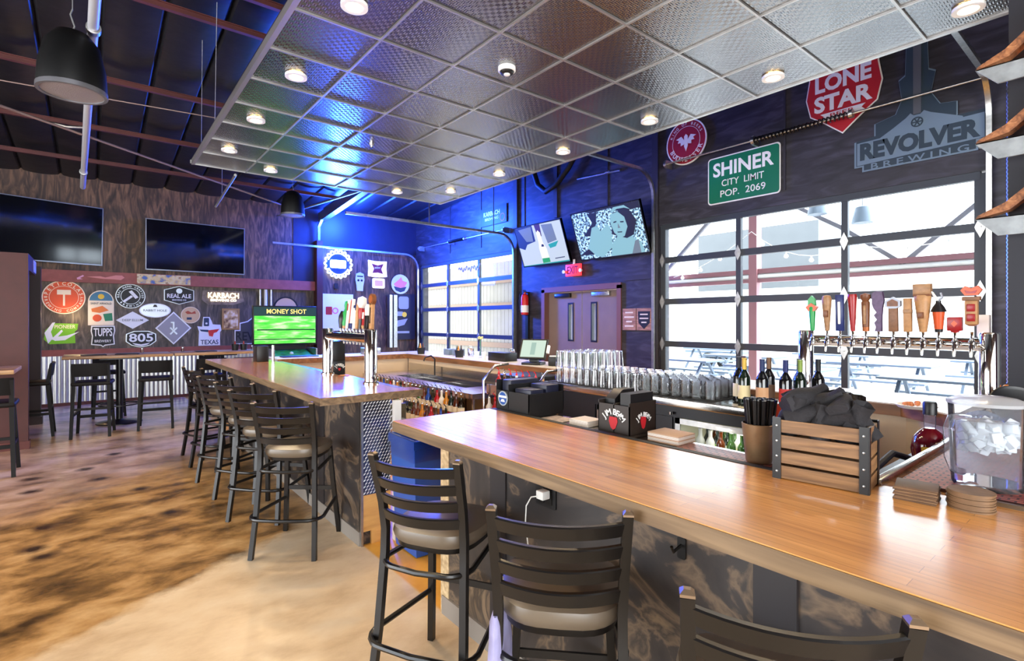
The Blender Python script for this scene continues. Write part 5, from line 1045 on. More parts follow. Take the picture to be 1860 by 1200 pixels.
# liquor rack with pourers left of the cooler
t = thing('liquor_rack', 'two tier steel liquor rack with red topped pourers left of the glasses', 'bottle rack', (3.2, 3.9, 0))
for y in (3.5, 4.3):
    b = MB(); b.tube([(3.08, y, .1), (3.08, y, 1.0), (3.22, y, 1.14), (3.4, y, 1.15)], .012, 8); b.build('side_frame', STEEL, t, True)
b = MB(); b.box(3.0, 3.5, .58, 3.2, 4.3, .6); b.box(3.0, 3.5, .6, 3.01, 4.3, .68); b.build('shelf', STEEL, t, True)
b = MB(); b.box(3.12, 3.5, .86, 3.32, 4.3, .88); b.box(3.12, 3.5, .88, 3.13, 4.3, .96); b.build('shelf', STEEL, t, True)
REDP_ = col('red_pourer', (200, 30, 34), .3)
q = ['clear', 'brown', 'red', 'gold', 'red', 'clear', 'red', 'white']
for j in range(8):
    small_bottle(q[j], (3.1, 3.56+.095*j, .6), 'liquor bottle with pourer on the lower tier of the steel rack', 'bottles on the lower rack tier', .23, .035, REDP_ if j % 2 == 0 else CHROME, True)
    small_bottle(q[(j+3) % 8], (3.22, 3.56+.095*j, .88), 'liquor bottle with pourer on the upper tier of the steel rack', 'bottles on the upper rack tier', .19, .033, REDP_ if j % 3 else CHROME, True)
# cash drawer and sink counter
t = thing('register_till', 'black cash till beneath the wooden lip near the register', 'cash till', (3.6, 4.2, 0))
b = MB(); b.box(3.4, 3.98, .93, 3.88, 4.5, 1.03, bev=.006); b.build('body', BLACKP, t, True); b = MB(); b.lathe([(.012, 0), (.012, .01)], n=12, caps=True); o = b.build('lock', CHROME, t); o.location = (-.2, .05, .98); o.rotation_euler = FACE_X
b = MB(); b.box(3.42, 4.0, .1, 3.88, 4.48, .93); tag(b.build('till_stand', STEEL), 'stainless stand carrying the black cash till', 'stand')
t = thing('bar_sink', 'long stainless sink counter along the inner wall of the rear bar', 'sink', (3.5, 6, 0))
b = MB(); b.box(3.15, 4.6, .76, 3.4, 7.5, .82); b.box(3.4, 4.6, .76, 3.95, 5.1, .82); b.box(3.4, 6.9, .76, 3.95, 7.5, .82); b.box(3.84, 5.1, .76, 3.95, 6.9, .82); b.box(3.92, 4.6, .82, 3.95, 7.5, .94); b.build('counter', STEEL, t, True)
b = MB(); b.box(3.4, 5.1, .5, 3.84, 6.9, .52); b.box(3.4, 5.1, .52, 3.41, 6.9, .76); b.box(3.83, 5.1, .52, 3.84, 6.9, .76); b.box(3.4, 5.1, .52, 3.84, 5.11, .76); b.box(3.4, 6.89, .52, 3.84, 6.9, .76); b.box(3.4, 5.98, .52, 3.84, 6.02, .78); b.build('basin', STEEL, t, True)
for y in (4.65, 6.0, 7.4):
    b = MB(); b.cyl((3.2, y, 0), (3.2, y, .76), .02, 10); b.build('leg', STEEL, t, True)
b = MB(); b.tube([(3.86, 6.6, .82), (3.86, 6.6, 1.05), (3.8, 6.6, 1.1), (3.7, 6.6, 1.08), (3.68, 6.6, 1.03)], .011, 8); b.build('faucet', BLACKM, t, True)
t = thing('speed_rail', 'stainless speed rail full of liquor bottles along the sink front', 'bottle rack', (3.06, 5.7, 0))
b = MB(); b.box(2.98, 4.6, .52, 3.14, 6.9, .535); b.box(2.98, 4.6, .535, 2.99, 6.9, .63); b.box(2.78, 4.6, .38, 2.95, 6.9, .395); b.box(2.78, 4.6, .395, 2.79, 6.9, .49); b.box(3.12, 4.6, .3, 3.145, 6.9, .62); b.box(2.95, 4.6, .38, 2.965, 6.9, .53); b.build('trough', STEEL, t, True)
qq = ['clear', 'brown', 'green', 'gold', 'white', 'red', 'clear', 'blue', 'amber', 'lime', 'brown', 'clear']
for j in range(22):
    small_bottle(qq[j % 12], (3.06, 4.68+.1*j, .535), 'liquor bottle with pourer in the back row of the speed rail', 'bottles in the speed rail, back row', .28, .036, CHROME, True)
    small_bottle(qq[(j*5+2) % 12], (2.87, 4.68+.1*j, .395), 'liquor bottle with pourer in the front row of the speed rail', 'bottles in the speed rail, front row', .28, .036, BLACKP, True)
t = thing('hand_sink', 'small stainless hand sink behind the end of the farther bar', 'sink', (2.15, 4.0, 0))
b = MB(); b.box(1.9, 4.27, .72, 2.2, 4.3, .86); b.box(1.9, 3.75, .7, 2.2, 4.3, .72); b.loft([[(1.9, 3.75, .5), (2.2, 3.75, .5), (2.2, 4.3, .5), (1.9, 4.3, .5)], [(1.9, 3.75, .7), (2.2, 3.75, .7), (2.2, 4.3, .7), (1.9, 4.3, .7)]]); b.build('basin', STEEL, t, True); b = MB(); b.box(1.93, 3.8, 0, 1.97, 3.84, .5); b.box(2.14, 4.2, 0, 2.18, 4.24, .5); b.build('leg', STEEL, t, True)

# ================================================================ things on the bars
Z1 = TOP
# napkin caddies on the drip ledge of the near bar
BROWN = col('dark_brown_plastic', (36, 28, 24), .4)
t = thing('napkin_caddy', 'black bar caddy with white arched lettering and red emblem, nearer bar', 'bar caddy', (2.02, 1.62, 1.06))
b = MB()
b.box(-.11, -.1, .0, .12, .12, .012); b.box(-.1, -.09, .012, .1, -.085, .16); b.box(-.1, .095, .012, .1, .1, .16); b.box(-.1, -.09, .012, -.095, .1, .145); b.box(.095, -.09, .012, .1, .1, .16); b.box(-.1, .0, .012, .1, .006, .15)
b.build('tray', BROWN, t)
b = MB(); b.polyy([(-.06, .012), (.09, .012), (.09, .205), (.0, .205), (-.06, .165)], .03, .09); b.polyy([(-.08, .012), (.09, .012), (.09, .2), (-.08, .2)], -.08, -.02); b.build('compartment', BLACKP, t)
q = bpy.data.materials['white_sign']
for M_, nm in ((Matrix.Translation((-.101, .005, .075)) @ Euler(FACE_X).to_matrix().to_4x4(), 1), (Matrix.Translation((.0, -.091, .08)) @ Euler(FACE_Y).to_matrix().to_4x4(), .8)):
    letter(t, WSIGN, arc('JIM BEAM', .034*nm, .075*nm, 90, 95, cy=-.04, bold=.03), z=.001); TXT[-1] = TXT[-1]+(M_,)
    b = MB(); b.poly([(-.022*nm, .012), (.022*nm, .012), (.026*nm, -.008), (.014*nm, -.04), (0, -.048), (-.014*nm, -.04), (-.026*nm, -.008)], 0, .002); o = b.build('red_emblem', REDS, t); o.matrix_basis = M_
t = thing('napkin_caddy', 'black and navy bar caddy with a round blue badge, nearer bar', 'bar caddy', (2.015, 2.34, 1.0605))
b = MB(); b.box(-.13, -.14, .02, .14, .16, .03); b.box(-.13, -.14, .03, -.125, .16, .13); b.box(-.13, .155, .03, .14, .16, .19); b.box(-.13, -.14, .03, .14, -.135, .13); b.box(.135, -.14, .03, .14, .16, .17); b.box(-.13, .04, .03, .14, .045, .17); b.build('tray', BLACKP, t)
b = MB(); b.box(-.1, .06, .03, .12, .14, .19, bev=.006); b.box(-.1, -.12, .03, .0, .02, .15, bev=.006); b.box(.02, -.12, .03, .12, .02, .17, bev=.006); b.build('compartment', col('navy_plastic', (18, 22, 44), .4), t)
b = MB(); b.lathe([(.042, 0), (.042, .004), (0, .004)], n=28); o = b.build('round_badge', col('badge_blue', (40, 80, 150), .3), t); o.location = (-.13, .09, .085); o.rotation_euler = FACE_X
b = MB(); b.ring(.043, .037, 0, .006, n=28); o = b.build('badge_rim', SILV, t); o.location = (-.13, .09, .085); o.rotation_euler = FACE_X
b = MB(); b.poly([(-.035, .004), (.035, .004), (.035, .016), (-.035, .016)], .004, .006); b.poly([(-.02, -.02), (.02, -.02), (.01, -.005), (-.01, -.005)], .004, .006); o = b.build('badge_mark', WSIGN, t); o.location = (-.13, .09, .085); o.rotation_euler = FACE_X
b = MB(); b.box(-.13, -.135, -.001, .14, .16, .02); b.build('foot', BLACKP, t)
def box_thing(name, label, cat, x0, y0, z0, x1, y1, z1, m, rz=0, bev=.003, group=None):
    cx, cy = (x0+x1)/2, (y0+y1)/2; b = MB(); b.box(x0-cx, y0-cy, 0, x1-cx, y1-cy, z1-z0, bev=bev); o = b.build(name, m); o.location = (cx, cy, z0); o.rotation_euler = (0, 0, rz); return tag(o, label, cat, group)
PAPER = col('napkin_white', (226, 214, 204), .7)
for i in range(7): box_thing('napkin', 'square cocktail napkin in the neat stack right of the lettered caddy', 'napkin', 1.96, 1.3, 1.06+.006*i, 2.09, 1.46, 1.0655+.006*i, PAPER if i % 3 else col('napkin_kraft', (196, 160, 132), .7), .03*(i % 2), .0015, 'napkins right of the lettered caddy')
for i in range(5): box_thing('napkin', 'square cocktail napkin in the stack left of the lettered caddy', 'napkin', 1.95, 1.82, 1.06+.006*i, 2.07, 1.95, 1.0655+.006*i, PAPER, .02*(i % 2), .0015, 'napkins left of the lettered caddy')
box_thing('bar_menu', 'flat printed menu card on the ledge before the black cooler door', 'menu', 1.92, 2.0, 1.059, 2.06, 2.16, 1.064, col('menu_print', (190, 170, 160), .6, var=.4, vs=30))
REDMAT = bpy.data.materials.new('red_rubber_mat'); REDMAT.use_nodes = True
def redmat():
    nt = REDMAT.node_tree; p = nt.nodes['Principled BSDF']; L = nt.links.new; N = nt.nodes.new
    tc = N('ShaderNodeTexCoord'); mp = N('ShaderNodeMapping'); mp.inputs['Rotation'].default_value = (0, 0, R(90)); L(tc.outputs['Object'], mp.inputs[0])
    br = N('ShaderNodeTexBrick'); br.inputs['Scale'].default_value = 1; br.inputs['Brick Width'].default_value = .034; br.inputs['Row Height'].default_value = .02; br.inputs['Mortar Size'].default_value = .003
    br.inputs['Color1'].default_value = lin((132, 54, 44)); br.inputs['Color2'].default_value = lin((168, 92, 74)); br.inputs['Mortar'].default_value = lin((50, 22, 20)); L(mp.outputs[0], br.inputs['Vector'])
    L(br.outputs[0], p.inputs['Base Color']); p.inputs['Roughness'].default_value = .4
    bp = N('ShaderNodeBump'); bp.inputs['Strength'].default_value = .6; bp.inputs['Distance'].default_value = .004; bp.invert = True; L(br.outputs['Fac'], bp.inputs['Height']); L(bp.outputs[0], p.inputs['Normal'])
redmat()
box_thing('bar_mat', 'red brown rubber bar mat on the narrow ledge before the lit cooler', 'mat', 1.885, .66, 1.058, 2.04, 1.29, 1.068, REDMAT)
box_thing('bar_mat', 'large red brown rubber bar mat under the water pitcher', 'mat', 2.06, .02, 1.068, 3.02, .54, 1.08, REDMAT)
# straw cup
t = thing('straw_cup', 'bronze brown cup left of the wooden crate', 'cup', (1.965, .955, 1.068))
b = MB(); b.lathe([(0, .004), (.043, 0), (.046, .006), (.06, .145), (.057, .147), (.043, .012), (0, .012)], n=24); b.build('cup', col('bronze_cup', (140, 112, 82), .35, metal=.4, var=.2, vs=20), t)
sb = MB(); sb.cyl((0, 0, 0), (0, 0, .222), .0042, 6); s0 = sb.build('drinking_straw', BLACKP)
for i in range(72):
    o = s0 if i == 0 else s0.copy()
    if i: COL.objects.link(o)
    a = rnd.uniform(0, 6.28); r = .036*math.sqrt(rnd.random()); k = .25+.08*rnd.random()
    o.location = (1.965+r*math.cos(a), .955+r*math.sin(a), 1.085); o.rotation_euler = (-r*math.sin(a)*3.2, r*math.cos(a)*3.2, 0)
    tag(o, 'black drinking straw in the bronze cup', 'straw', 'straws in the bronze cup')
t = thing('menu_stand', 'blue table card with red upright letters between straw cup and crate', 'card stand', (2.0, .882, 1.068), R(30))
b = MB(); b.box(-.004, -.045, 0, .004, .045, .16); b.build('card', col('card_blue', (40, 110, 170), .4), t); b = MB(); b.box(-.0055, -.045, 0, -.004, -.03, .16); b.box(-.0055, .03, 0, -.004, .045, .16); b.build('white_border', WSIGN, t)
b = MB()
for k in range(4): b.box(-.0062, -.018, .02+.032*k, -.004, .018, .038+.032*k)
b.build('red_marks', REDS, t)
t = thing('snack_bag', 'orange red bag leaning behind the straws and the crate', 'bag', (2.078, .965, 1.06), R(-12))
b = MB(); b.loft([[(-.02, -.08, 0), (.02, -.08, 0), (.02, .08, 0), (-.02, .08, 0)], [(-.03, -.085, .1), (.03, -.085, .1), (.03, .085, .1), (-.03, .085, .1)], [(-.004, -.1, .235), (.004, -.1, .235), (.004, .06, .2), (-.004, .06, .2)]]); b.build('bag', col('orange_foil', (226, 78, 40), .35), t)
# wooden crate with rolled napkins
CW = rampmat('crate_wood', [(.3, (86, 58, 34)), (.55, (128, 92, 56)), (.8, (158, 118, 78))], (6, 2, 26), 2.2, 6, .6, .5)
t = thing('wooden_crate', 'wooden slat crate with black iron corners on the near bar', 'crate', (1.868, .69, Z1), R(8))
Lc, Dc, Hc = .127, .078, .2
for k in range(4):
    z0 = .003+.05*k; z1 = z0+.041
    for s in (-1, 1):
        b = MB(); b.box(s*Dc-.005, -Lc, z0, s*Dc+.005, Lc, z1); b.build('long_slat', CW, t)
        b = MB()
        if k == 3:
            b.polyy([(-Dc, z0), (-.034, z0), (-.03, z0+.018), (-.015, z0+.026), (.015, z0+.026), (.03, z0+.018), (.034, z0), (Dc, z0), (Dc, z1), (-Dc, z1)], s*Lc-.005, s*Lc+.005)
        else: b.box(-Dc, s*Lc-.005, z0, Dc, s*Lc+.005, z1)
        b.build('end_slat', CW, t)
b = MB(); b.box(-Dc, -Lc, .003, Dc, Lc, .01); b.build('bottom', CW, t)
for sx in (-1, 1):
    for sy in (-1, 1):
        b = MB(); b.box(sx*(Dc+.007)-.0015, sy*(Lc+.006)-.024*(sy > 0), 0, sx*(Dc+.007)+.0015, sy*(Lc+.006)+.024*(sy < 0), Hc+.002); b.box(sx*(Dc+.007)-.022*(sx > 0), sy*(Lc+.007)-.0015, 0, sx*(Dc+.007)+.022*(sx < 0), sy*(Lc+.007)+.0015, Hc+.002)
        br = b.build('iron_corner', BLACKM, t)
        b = MB()
        for z in (.025, .075, .125, .175): b.lathe([(.004, 0), (.003, .003), (0, .0035)], c=(0, z, 0), n=8)
        o = b.build('rivets', GALV, br); o.location = (sx*(Dc+.0085), sy*(Lc-.006), 0); o.rotation_euler = (R(90), 0, R(90*sx))
CLOTH = col('black_cloth', (32, 30, 33), .85, var=.3, vs=20, bump=.3, bs=120)
def roll(L_, r, seed):
    g = random.Random(seed); b = MB(); n = 18; rings = []
    for k in range(9):
        q = k/8; rr = r*(.72+.28*math.sin(math.pi*min(1, q*1.15+.1)))
        rings.append([((rr+.006*math.sin(3*a+seed+q*4)+.003*math.sin(7*a+q*9))*math.cos(a), (rr+.006*math.sin(2*a+seed*2+q*5))*math.sin(a), L_*(q-.5)) for a in [2*math.pi*j/n for j in range(n)]])
    rings.append([(r*.35*math.cos(2*math.pi*j/n), r*.35*math.sin(2*math.pi*j/n), L_*.42) for j in range(n)])
    b.loft(rings); return b
meshes = [roll(.15, .036, s) for s in (1, 2, 3)]
protoR = []
spots = [(-.03, .09, .2, 20, 0), (.03, .085, .21, -25, 15), (-.035, .035, .215, 75, 20), (.035, .03, .225, 60, -20), (0, .06, .262, 70, 60), (-.035, -.03, .205, 70, -10), (.03, -.03, .215, 65, 25), (-.03, -.085, .2, 30, -20), (.03, -.085, .205, -35, 10), (.0, -.055, .25, 80, 95), (.0, .01, .25, 60, 10), (-.04, .0, .18, 10, 0), (.04, -.06, .18, 10, 40)]
for i, (dx, dy, dz, ax, az) in enumerate(spots):
    if i < 3: o = meshes[i].build('rolled_napkin', CLOTH); protoR.append(o)
    else: o = protoR[i % 3].copy(); COL.objects.link(o)
    c8, s8 = math.cos(R(8)), math.sin(R(8)); o.location = (1.868+dx*c8-dy*s8, .69+dx*s8+dy*c8, Z1+dz); o.rotation_euler = (R(ax), 0, R(az)); tag(o, 'black cloth napkin roll heaped in the wooden crate', 'napkin roll', 'napkin rolls in the crate')
for i, (dx, dy, dz) in enumerate(((.055, -.02, .262), (.06, .02, .268), (.05, -.05, .255))):
    b = MB(); b.loft([[(.05*math.cos(a), .02*math.sin(a)+.008*math.sin(3*a+i), z+.006*math.sin(2*a+i)) for a in [2*math.pi*j/12 for j in range(12)]] for z in (-.012, .012)]); o = b.build('cutlery_packet', glassmat('crinkled_film_%d' % i, (222, 206, 190), .5, .15)); o.location = (1.868+dx, .69+dy, Z1+dz); o.rotation_euler = (R(20*i), R(15), R(50+20*i)); tag(o, 'crinkled clear packet tucked behind the black napkin rolls', 'packet', 'clear packets in the crate')
# coasters
CO = col('coaster_board', (120, 90, 62), .6, var=.25, vs=18); CO2 = col('coaster_dark', (92, 66, 46), .6, var=.25, vs=18)
for i in range(9):
    b = None
    o = box_thing('square_coaster', 'square brown coaster in the low stack beside the crate', 'coaster', 1.835, .4, Z1+.0046*i, 1.935, .5, Z1+.0042+.0046*i, CO if i % 2 else CO2, R(8)+.05*((i*7) % 3-1), .0008, 'square coasters')
b = MB(); b.lathe([(.0, 0), (.052, 0), (.052, .0046), (.0, .0046)], n=36); rc = b.build('round_coaster', CO)
for i in range(10):
    o = rc if i == 0 else rc.copy()
    if i: COL.objects.link(o)
    o.location = (1.905+.002*((i*5) % 3-1), .333+.002*((i*7) % 3-1), Z1+.005*i); tag(o, 'round brown coaster in the stack before the pitcher', 'coaster', 'round coasters')
# pitcher of ice water
t = thing('water_pitcher', 'clear plastic pitcher of ice water on the red bar mat', 'pitcher', (2.2, .345, 1.08))
PG = glassmat('clear_plastic', (250, 251, 252), .12, .05, .05)
b = MB(); b.lathe([(0, .006), (.084, .0), (.088, .008), (.096, .25), (.099, .262), (.096, .262), (.092, .25), (.083, .014), (0, .014)], n=40); b.build('jug', PG, t)
b = MB(); b.tube([(-.085, .045, .225), (-.12, .063, .222), (-.135, .07, .19), (-.132, .068, .1), (-.115, .06, .06), (-.083, .042, .05)], [.011, .012, .012, .012, .011, .01], 10); b.build('handle', PG, t)
b = MB(); b.loft([[(.09*math.cos(R(-25+a)), .09*math.sin(R(-25+a)), .21) for a in (-18, 0, 18)], [((.096 if a else .128)*math.cos(R(-25+a)), (.096 if a else .128)*math.sin(R(-25+a)), .262) for a in (-22, 0, 22)]], 0, False, False); b.build('spout', PG, t)
b = MB(); b.lathe([(.1, .258), (.101, .268), (.07, .28), (.02, .284), (0, .284)], n=36); b.build('lid', glassmat('cloudy_lid', (236, 238, 240), .1, .2, .55), t)
b = MB(); b.lathe([(0, .016), (.081, .016), (.09, .21), (0, .212)], n=36); b.build('water', glassmat('water', (244, 247, 250), .1, .02, .025), t)
ICE = bpy.data.materials.new('ice'); ICE.use_nodes = True; p_ = ICE.node_tree.nodes['Principled BSDF']; p_.inputs['Base Color'].default_value = (.93, .95, .97, 1); p_.inputs['Roughness'].default_value = .3; p_.inputs['Transmission Weight'].default_value = .35; p_.inputs['IOR'].default_value = 1.2
b = MB()
for i in range(170):
    a = rnd.uniform(0, 6.28); r = .074*math.sqrt(rnd.random()); z = .12+.075*rnd.random(); s = .011+.006*rnd.random()
    b.box(-s, -s, -s*.8, s, s, s*.8, bev=.003, M=Matrix.Translation((r*math.cos(a), r*math.sin(a), z)) @ Euler((rnd.random()*3, rnd.random()*3, rnd.random()*3)).to_matrix().to_4x4())
b.build('ice_cubes', ICE, t, kind='stuff')
# liquor bottle in the well, hose, tins and trays at the right
t = thing('liquor_bottle', 'dark red round bodied liquor bottle with a tall black cap', 'bottle', (2.9, .645, .95))
b = MB(); b.lathe([(0, 0), (.05, .0), (.062, .03), (.07, .08), (.062, .13), (.04, .16), (.02, .175)], n=24); b.build('glass', col('wine_red_glass', (84, 10, 22), .06, coat=.6), t)
b = MB(); b.lathe([(.02, .175), (.022, .2), (.022, .235)], n=18, caps=True); b.build('neck', PG, t); b = MB(); b.lathe([(.026, .235), (.026, .285), (.022, .292), (0, .292)], n=18); b.build('cap', BLACKP, t)
b = MB(); b.poly(rrect(.05, .03, .006), 0, .003); o = b.build('gold_script', col('gold_ink', (226, 186, 60)), t); o.location = (-.066, -.01, .085); o.rotation_euler = FACE_X
b = MB(); b.tube([(2.14, .67, .993), (2.3, .68, 1.04), (2.55, .69, 1.06), (2.7, .68, 1.02), (2.78, .67, .993)], .013, 8); tag(b.build('soda_hose', RUBBER), 'black soda gun hose looping behind the steel rail', 'hose')
box_thing('hose_shelf', 'dark shelf under the soda hose beside the crate', 'shelf', 2.12, .6, .93, 3.2, .74, .98, BLACKP)
t = thing('serving_tray', 'black round serving tray propped up behind the pitcher', 'tray', (3.38, .36, 1.068), rot=(R(50), 0, R(-50)))
b = MB(); b.lathe([(0, .0), (.12, 0), (.135, .012), (.13, .016), (.118, .006), (0, .006)], c=(0, .136, 0), n=40); b.build('tray', BLACKP, t)
t = thing('baseball_cap', 'slate blue cap lying left of the black tray', 'cap', (3.22, .62-.1, 1.068), R(160))
b = MB(); b.lathe([(.085, 0), (.088, .03), (.08, .07), (.055, .1), (.02, .115), (0, .117)], n=24); b.build('crown', col('slate_cloth', (70, 84, 110), .8), t)
b = MB(); b.loft([[(.07*math.cos(R(a)), .08*math.sin(R(a)), .004) for a in range(-70, 71, 14)], [(.15*math.cos(R(a))*.9+.02, .085*math.sin(R(a)), -.0) for a in range(-70, 71, 14)]], 0, False, False); b.build('visor', col('blue_visor', (50, 70, 150), .7), t)
t = thing('snack_box', 'brown wooden box at the right edge beyond the pitcher', 'box', (3.7, .24, 1.068), R(6)); b = MB(); b.box(-.09, -.12, 0, .09, .14, .14, bev=.004); b.build('box', CW, t); b = MB(); b.box(-.093, -.125, .14, .093, .145, .165, bev=.003); b.build('lid', col('pale_lid', (176, 134, 92), .5), t)
t = thing('soda_can', 'red can at the right edge beyond the pitcher', 'can', (2.78, .16, 1.08)); b = MB(); b.lathe([(0, 0), (.026, 0), (.032, .008), (.032, .11), (.026, .12), (0, .119)], n=24); b.build('can', col('can_red', (206, 36, 40), .25, metal=.3), t); b = MB(); b.lathe([(.0325, .04), (.0327, .041), (.0327, .06), (.0325, .061)], n=24); b.build('white_band', WSIGN, t)
t = thing('spice_shaker', 'clear shaker with an orange lid at the foot of the dark column', 'shaker', (4.33, .8-.22, 1.08)); b = MB(); b.lathe([(0, 0), (.03, 0), (.03, .08), (.026, .09)], n=16); b.build('jar', PG, t); b = MB(); b.lathe([(.028, .09), (.028, .125), (.02, .132), (0, .132)], n=16); b.build('lid', col('lid_orange', (226, 130, 30), .4), t)
t = thing('condiment_bottle', 'dark red squeeze bottle left of the orange lidded shaker', 'bottle', (4.26, .72-.05, 1.08)); b = MB(); b.lathe([(0, 0), (.024, 0), (.024, .1), (.012, .12), (.006, .16), (0, .165)], n=14); b.build('bottle', col('dark_red_plastic', (110, 24, 22), .4), t)
t = thing('garnish_tray', 'small tray of garnish behind the blue cap', 'garnish tray', (3.85, .92, 1.08)); b = MB(); b.lathe([(0, 0), (.09, 0), (.11, .02), (.1, .02), (.085, .008), (0, .008)], n=24); b.build('dish', WSIGN, t)
b = MB()
for i in range(14): b.lathe([(0, 0), (.014, .006), (.012, .018), (0, .022)], c=(rnd.uniform(-.06, .06), rnd.uniform(-.06, .06), .008+.01*rnd.random()), n=8)
b.build('garnish', col('garnish_orange', (206, 126, 74), .6, var=.3, vs=40), t, kind='stuff')

# register, printer and clutter on the rear bar
t = thing('cash_register', 'touch screen register with a pale green screen on the rear bar', 'register', (4.12, 4.72, TOP), rot=(0, 0, R(-62)))
b = MB(); b.box(-.12, -.1, 0, .12, .1, .03, bev=.006); b.loft([[(-.05, .0, .03), (.05, .0, .03), (.05, .06, .03), (-.05, .06, .03)], [(-.05, .02, .16), (.05, .02, .16), (.05, .06, .16), (-.05, .06, .16)]]); b.build('stand', BLACKP, t)
MM = Matrix.Translation((0, -.01, .19)) @ Matrix.Rotation(R(62), 4, 'X')
b = MB(); b.box(-.17, -.13, -.03, .17, .13, 0, bev=.006, M=MM); b.build('screen_housing', BLACKP, t)
b = MB(); b.box(-.15, -.11, 0, .15, .11, .003, M=MM); b.build('screen', emi('register_screen', (206, 230, 216), .8), t)
b = MB(); b.box(-.03, -.08, .003, .03, .08, .004, M=MM); b.build('screen_panel', emi('register_panel', (170, 206, 196), .7), t); b = MB(); b.box(.17, -.05, -.03, .2, .05, .0, M=MM); b.build('card_reader', WHITE, t)
t = thing('receipt_printer', 'small black printer right of the register', 'printer', (4.2, 4.42, TOP), R(-60)); b = MB(); b.box(-.07, -.08, 0, .07, .08, .12, bev=.012); b.build('body', BLACKP, t); b = MB(); b.box(-.05, -.082, .11, .05, -.05, .122); b.build('paper_slot', WHITE, t)
t = thing('foil_bowl', 'grey blue shiny bowl lying on its side by the printer', 'bowl', (4.22, 4.2, TOP+.085), rot=(R(70), 0, R(-30))); b = MB(); b.lathe([(0, -.06), (.05, -.05), (.08, -.01), (.085, .03), (.08, .03), (.07, 0), (0, -.05)], n=24); b.build('bowl', col('blue_grey_metal', (130, 150, 158), .3, metal=.6), t)
def caddy(x, y, label, m=BLACKP, n=5, h=.1):
    t = thing('utensil_caddy', label, 'caddy', (x, y, TOP)); b = MB(); b.lathe([(0, 0), (.055, 0), (.07, h), (.066, h), (.05, .008), (0, .008)], n=18); b.build('bucket', m, t)
    for k in range(n):
        a = 2*math.pi*k/n; b = MB(); b.lathe([(.016, .01), (.018, h), (.01, h+.03), (.005, h+.07)], c=(.032*math.cos(a), .032*math.sin(a), 0), n=8, caps=True); b.build('bottle', (BG['red'], BG['white'], BG['green'], BG['gold'], BLACKP)[k % 5], t)
caddy(4.05, 7.35, 'black condiment caddy at the far corner of the rear bar'); caddy(4.12, 6.35, 'black utensil bucket in the middle of the rear bar')
t = thing('flower_vase', 'pale yellow flower in a slim vase on the rear bar', 'vase', (4.35, 6.15, TOP)); b = MB(); b.lathe([(0, 0), (.025, 0), (.03, .06), (.012, .12), (.015, .15)], n=14); b.build('vase', PG, t); b = MB(); b.cyl((0, 0, .02), (.0, 0, .26), .003, 6); b.build('stem', H_GREEN, t)
b = MB()
for k in range(9):
    a = k*.7; b.lathe([(0, -.015), (.018, 0), (0, .015)], c=(.028*math.cos(a), .028*math.sin(a), .27+.01*(k % 3)), n=8)
b.build('bloom', col('pale_yellow_petal', (236, 228, 150), .6), t)
for x, y, l in ((4.15, 5.95, 'white paper cup left of the black box on the rear bar'), (4.15, 5.78, 'white paper cup next to the black box on the rear bar')):
    t = thing('paper_cup', l, 'cup', (x, y, TOP), 0, 'paper cups on the rear bar'); b = MB(); b.lathe([(0, 0), (.028, 0), (.036, .1), (.033, .1), (.026, .008), (0, .008)], n=18); b.build('cup', WHITE, t)
box_thing('black_box', 'low black box between the paper cups and the register', 'box', 4.1, 5.25, TOP, 4.3, 5.62, TOP+.11, BLACKP)
for x, y, h, l in ((4.3, 6.9, .09, 'blue grey napkin holder near the far corner of the rear bar'), (4.3, 6.65, .1, 'pale blue napkin holder left of the utensil bucket')): box_thing('napkin_holder', l, 'napkin holder', x-.06, y-.08, TOP, x+.06, y+.08, TOP+h, col('holder_blue_grey', (110, 126, 140), .4), group='napkin holders')
for i, (y, l) in enumerate(((5.1, 'clear jar left of the register'), (6.5, 'clear jar behind the utensil bucket'), (5.5, 'clear jar behind the black box'))):
    t = thing('glass_jar', l, 'jar', (4.42, y, TOP)); b = MB(); b.lathe([(0, 0), (.04, 0), (.045, .1), (.03, .13), (.03, .15), (.026, .15), (.04, .1), (0, .006)], n=18); b.build('jar', GLS, t)
b = MB(); b.box(-.014, -.2, 0, .014, .2, .02); o = b.build('tray', WHITE); o.location = (2.9, 7.85, TOP); o.scale = (8, 1, 1); tag(o, 'shallow white tray on the far end of the bar', 'tray')
box_thing('bar_mat', 'black rubber mat on the far end of the bar', 'mat', 2.1, 7.8, TOP, 2.6, 8.0, TOP+.012, RUBBER)
box_thing('napkin_holder', 'black and steel napkin box at the far end of the bar near the corner', 'napkin holder', 3.3, 7.75, TOP, 3.55, 7.95, TOP+.1, GALV)
box_thing('napkin_caddy', 'black caddy at the far end of the farther bar in front of the game screen', 'bar caddy', 1.62, 7.2, TOP, 1.76, 7.4, TOP+.2, BLACKP)
b = MB(); b.cyl((0, 0, 0), (0, 0, .21), .018, 12); o = b.build('steel_tube', CHROME); o.location = (1.8, 7.15, TOP); tag(o, 'short chrome tube beside the black caddy on the farther bar', 'tube')
t = thing('napkin_caddy', 'tall black caddy with white arched lettering seen through the far tap tower', 'bar caddy', (1.93, 5.25, 1.06)); b = MB(); b.box(-.06, -.07, 0, .06, .07, .14, bev=.004); b.box(-.06, -.07, .14, .06, .07, .34, bev=.004); b.build('body', BLACKP, t)
letter(t, WSIGN, arc('JIM BEAM', .035, .05, 90, 100, cy=-.03, bold=.03), z=.001); TXT[-1] = TXT[-1]+(Matrix.Translation((0, -.071, .08)) @ Euler(FACE_Y).to_matrix().to_4x4(),)
b = MB(); b.poly([(-.014, .0), (.014, .0), (.01, -.02), (0, -.028), (-.01, -.02)], 0, .002); o = b.build('red_emblem', REDS, t); o.location = (0, -.0705, .068); o.rotation_euler = FACE_Y
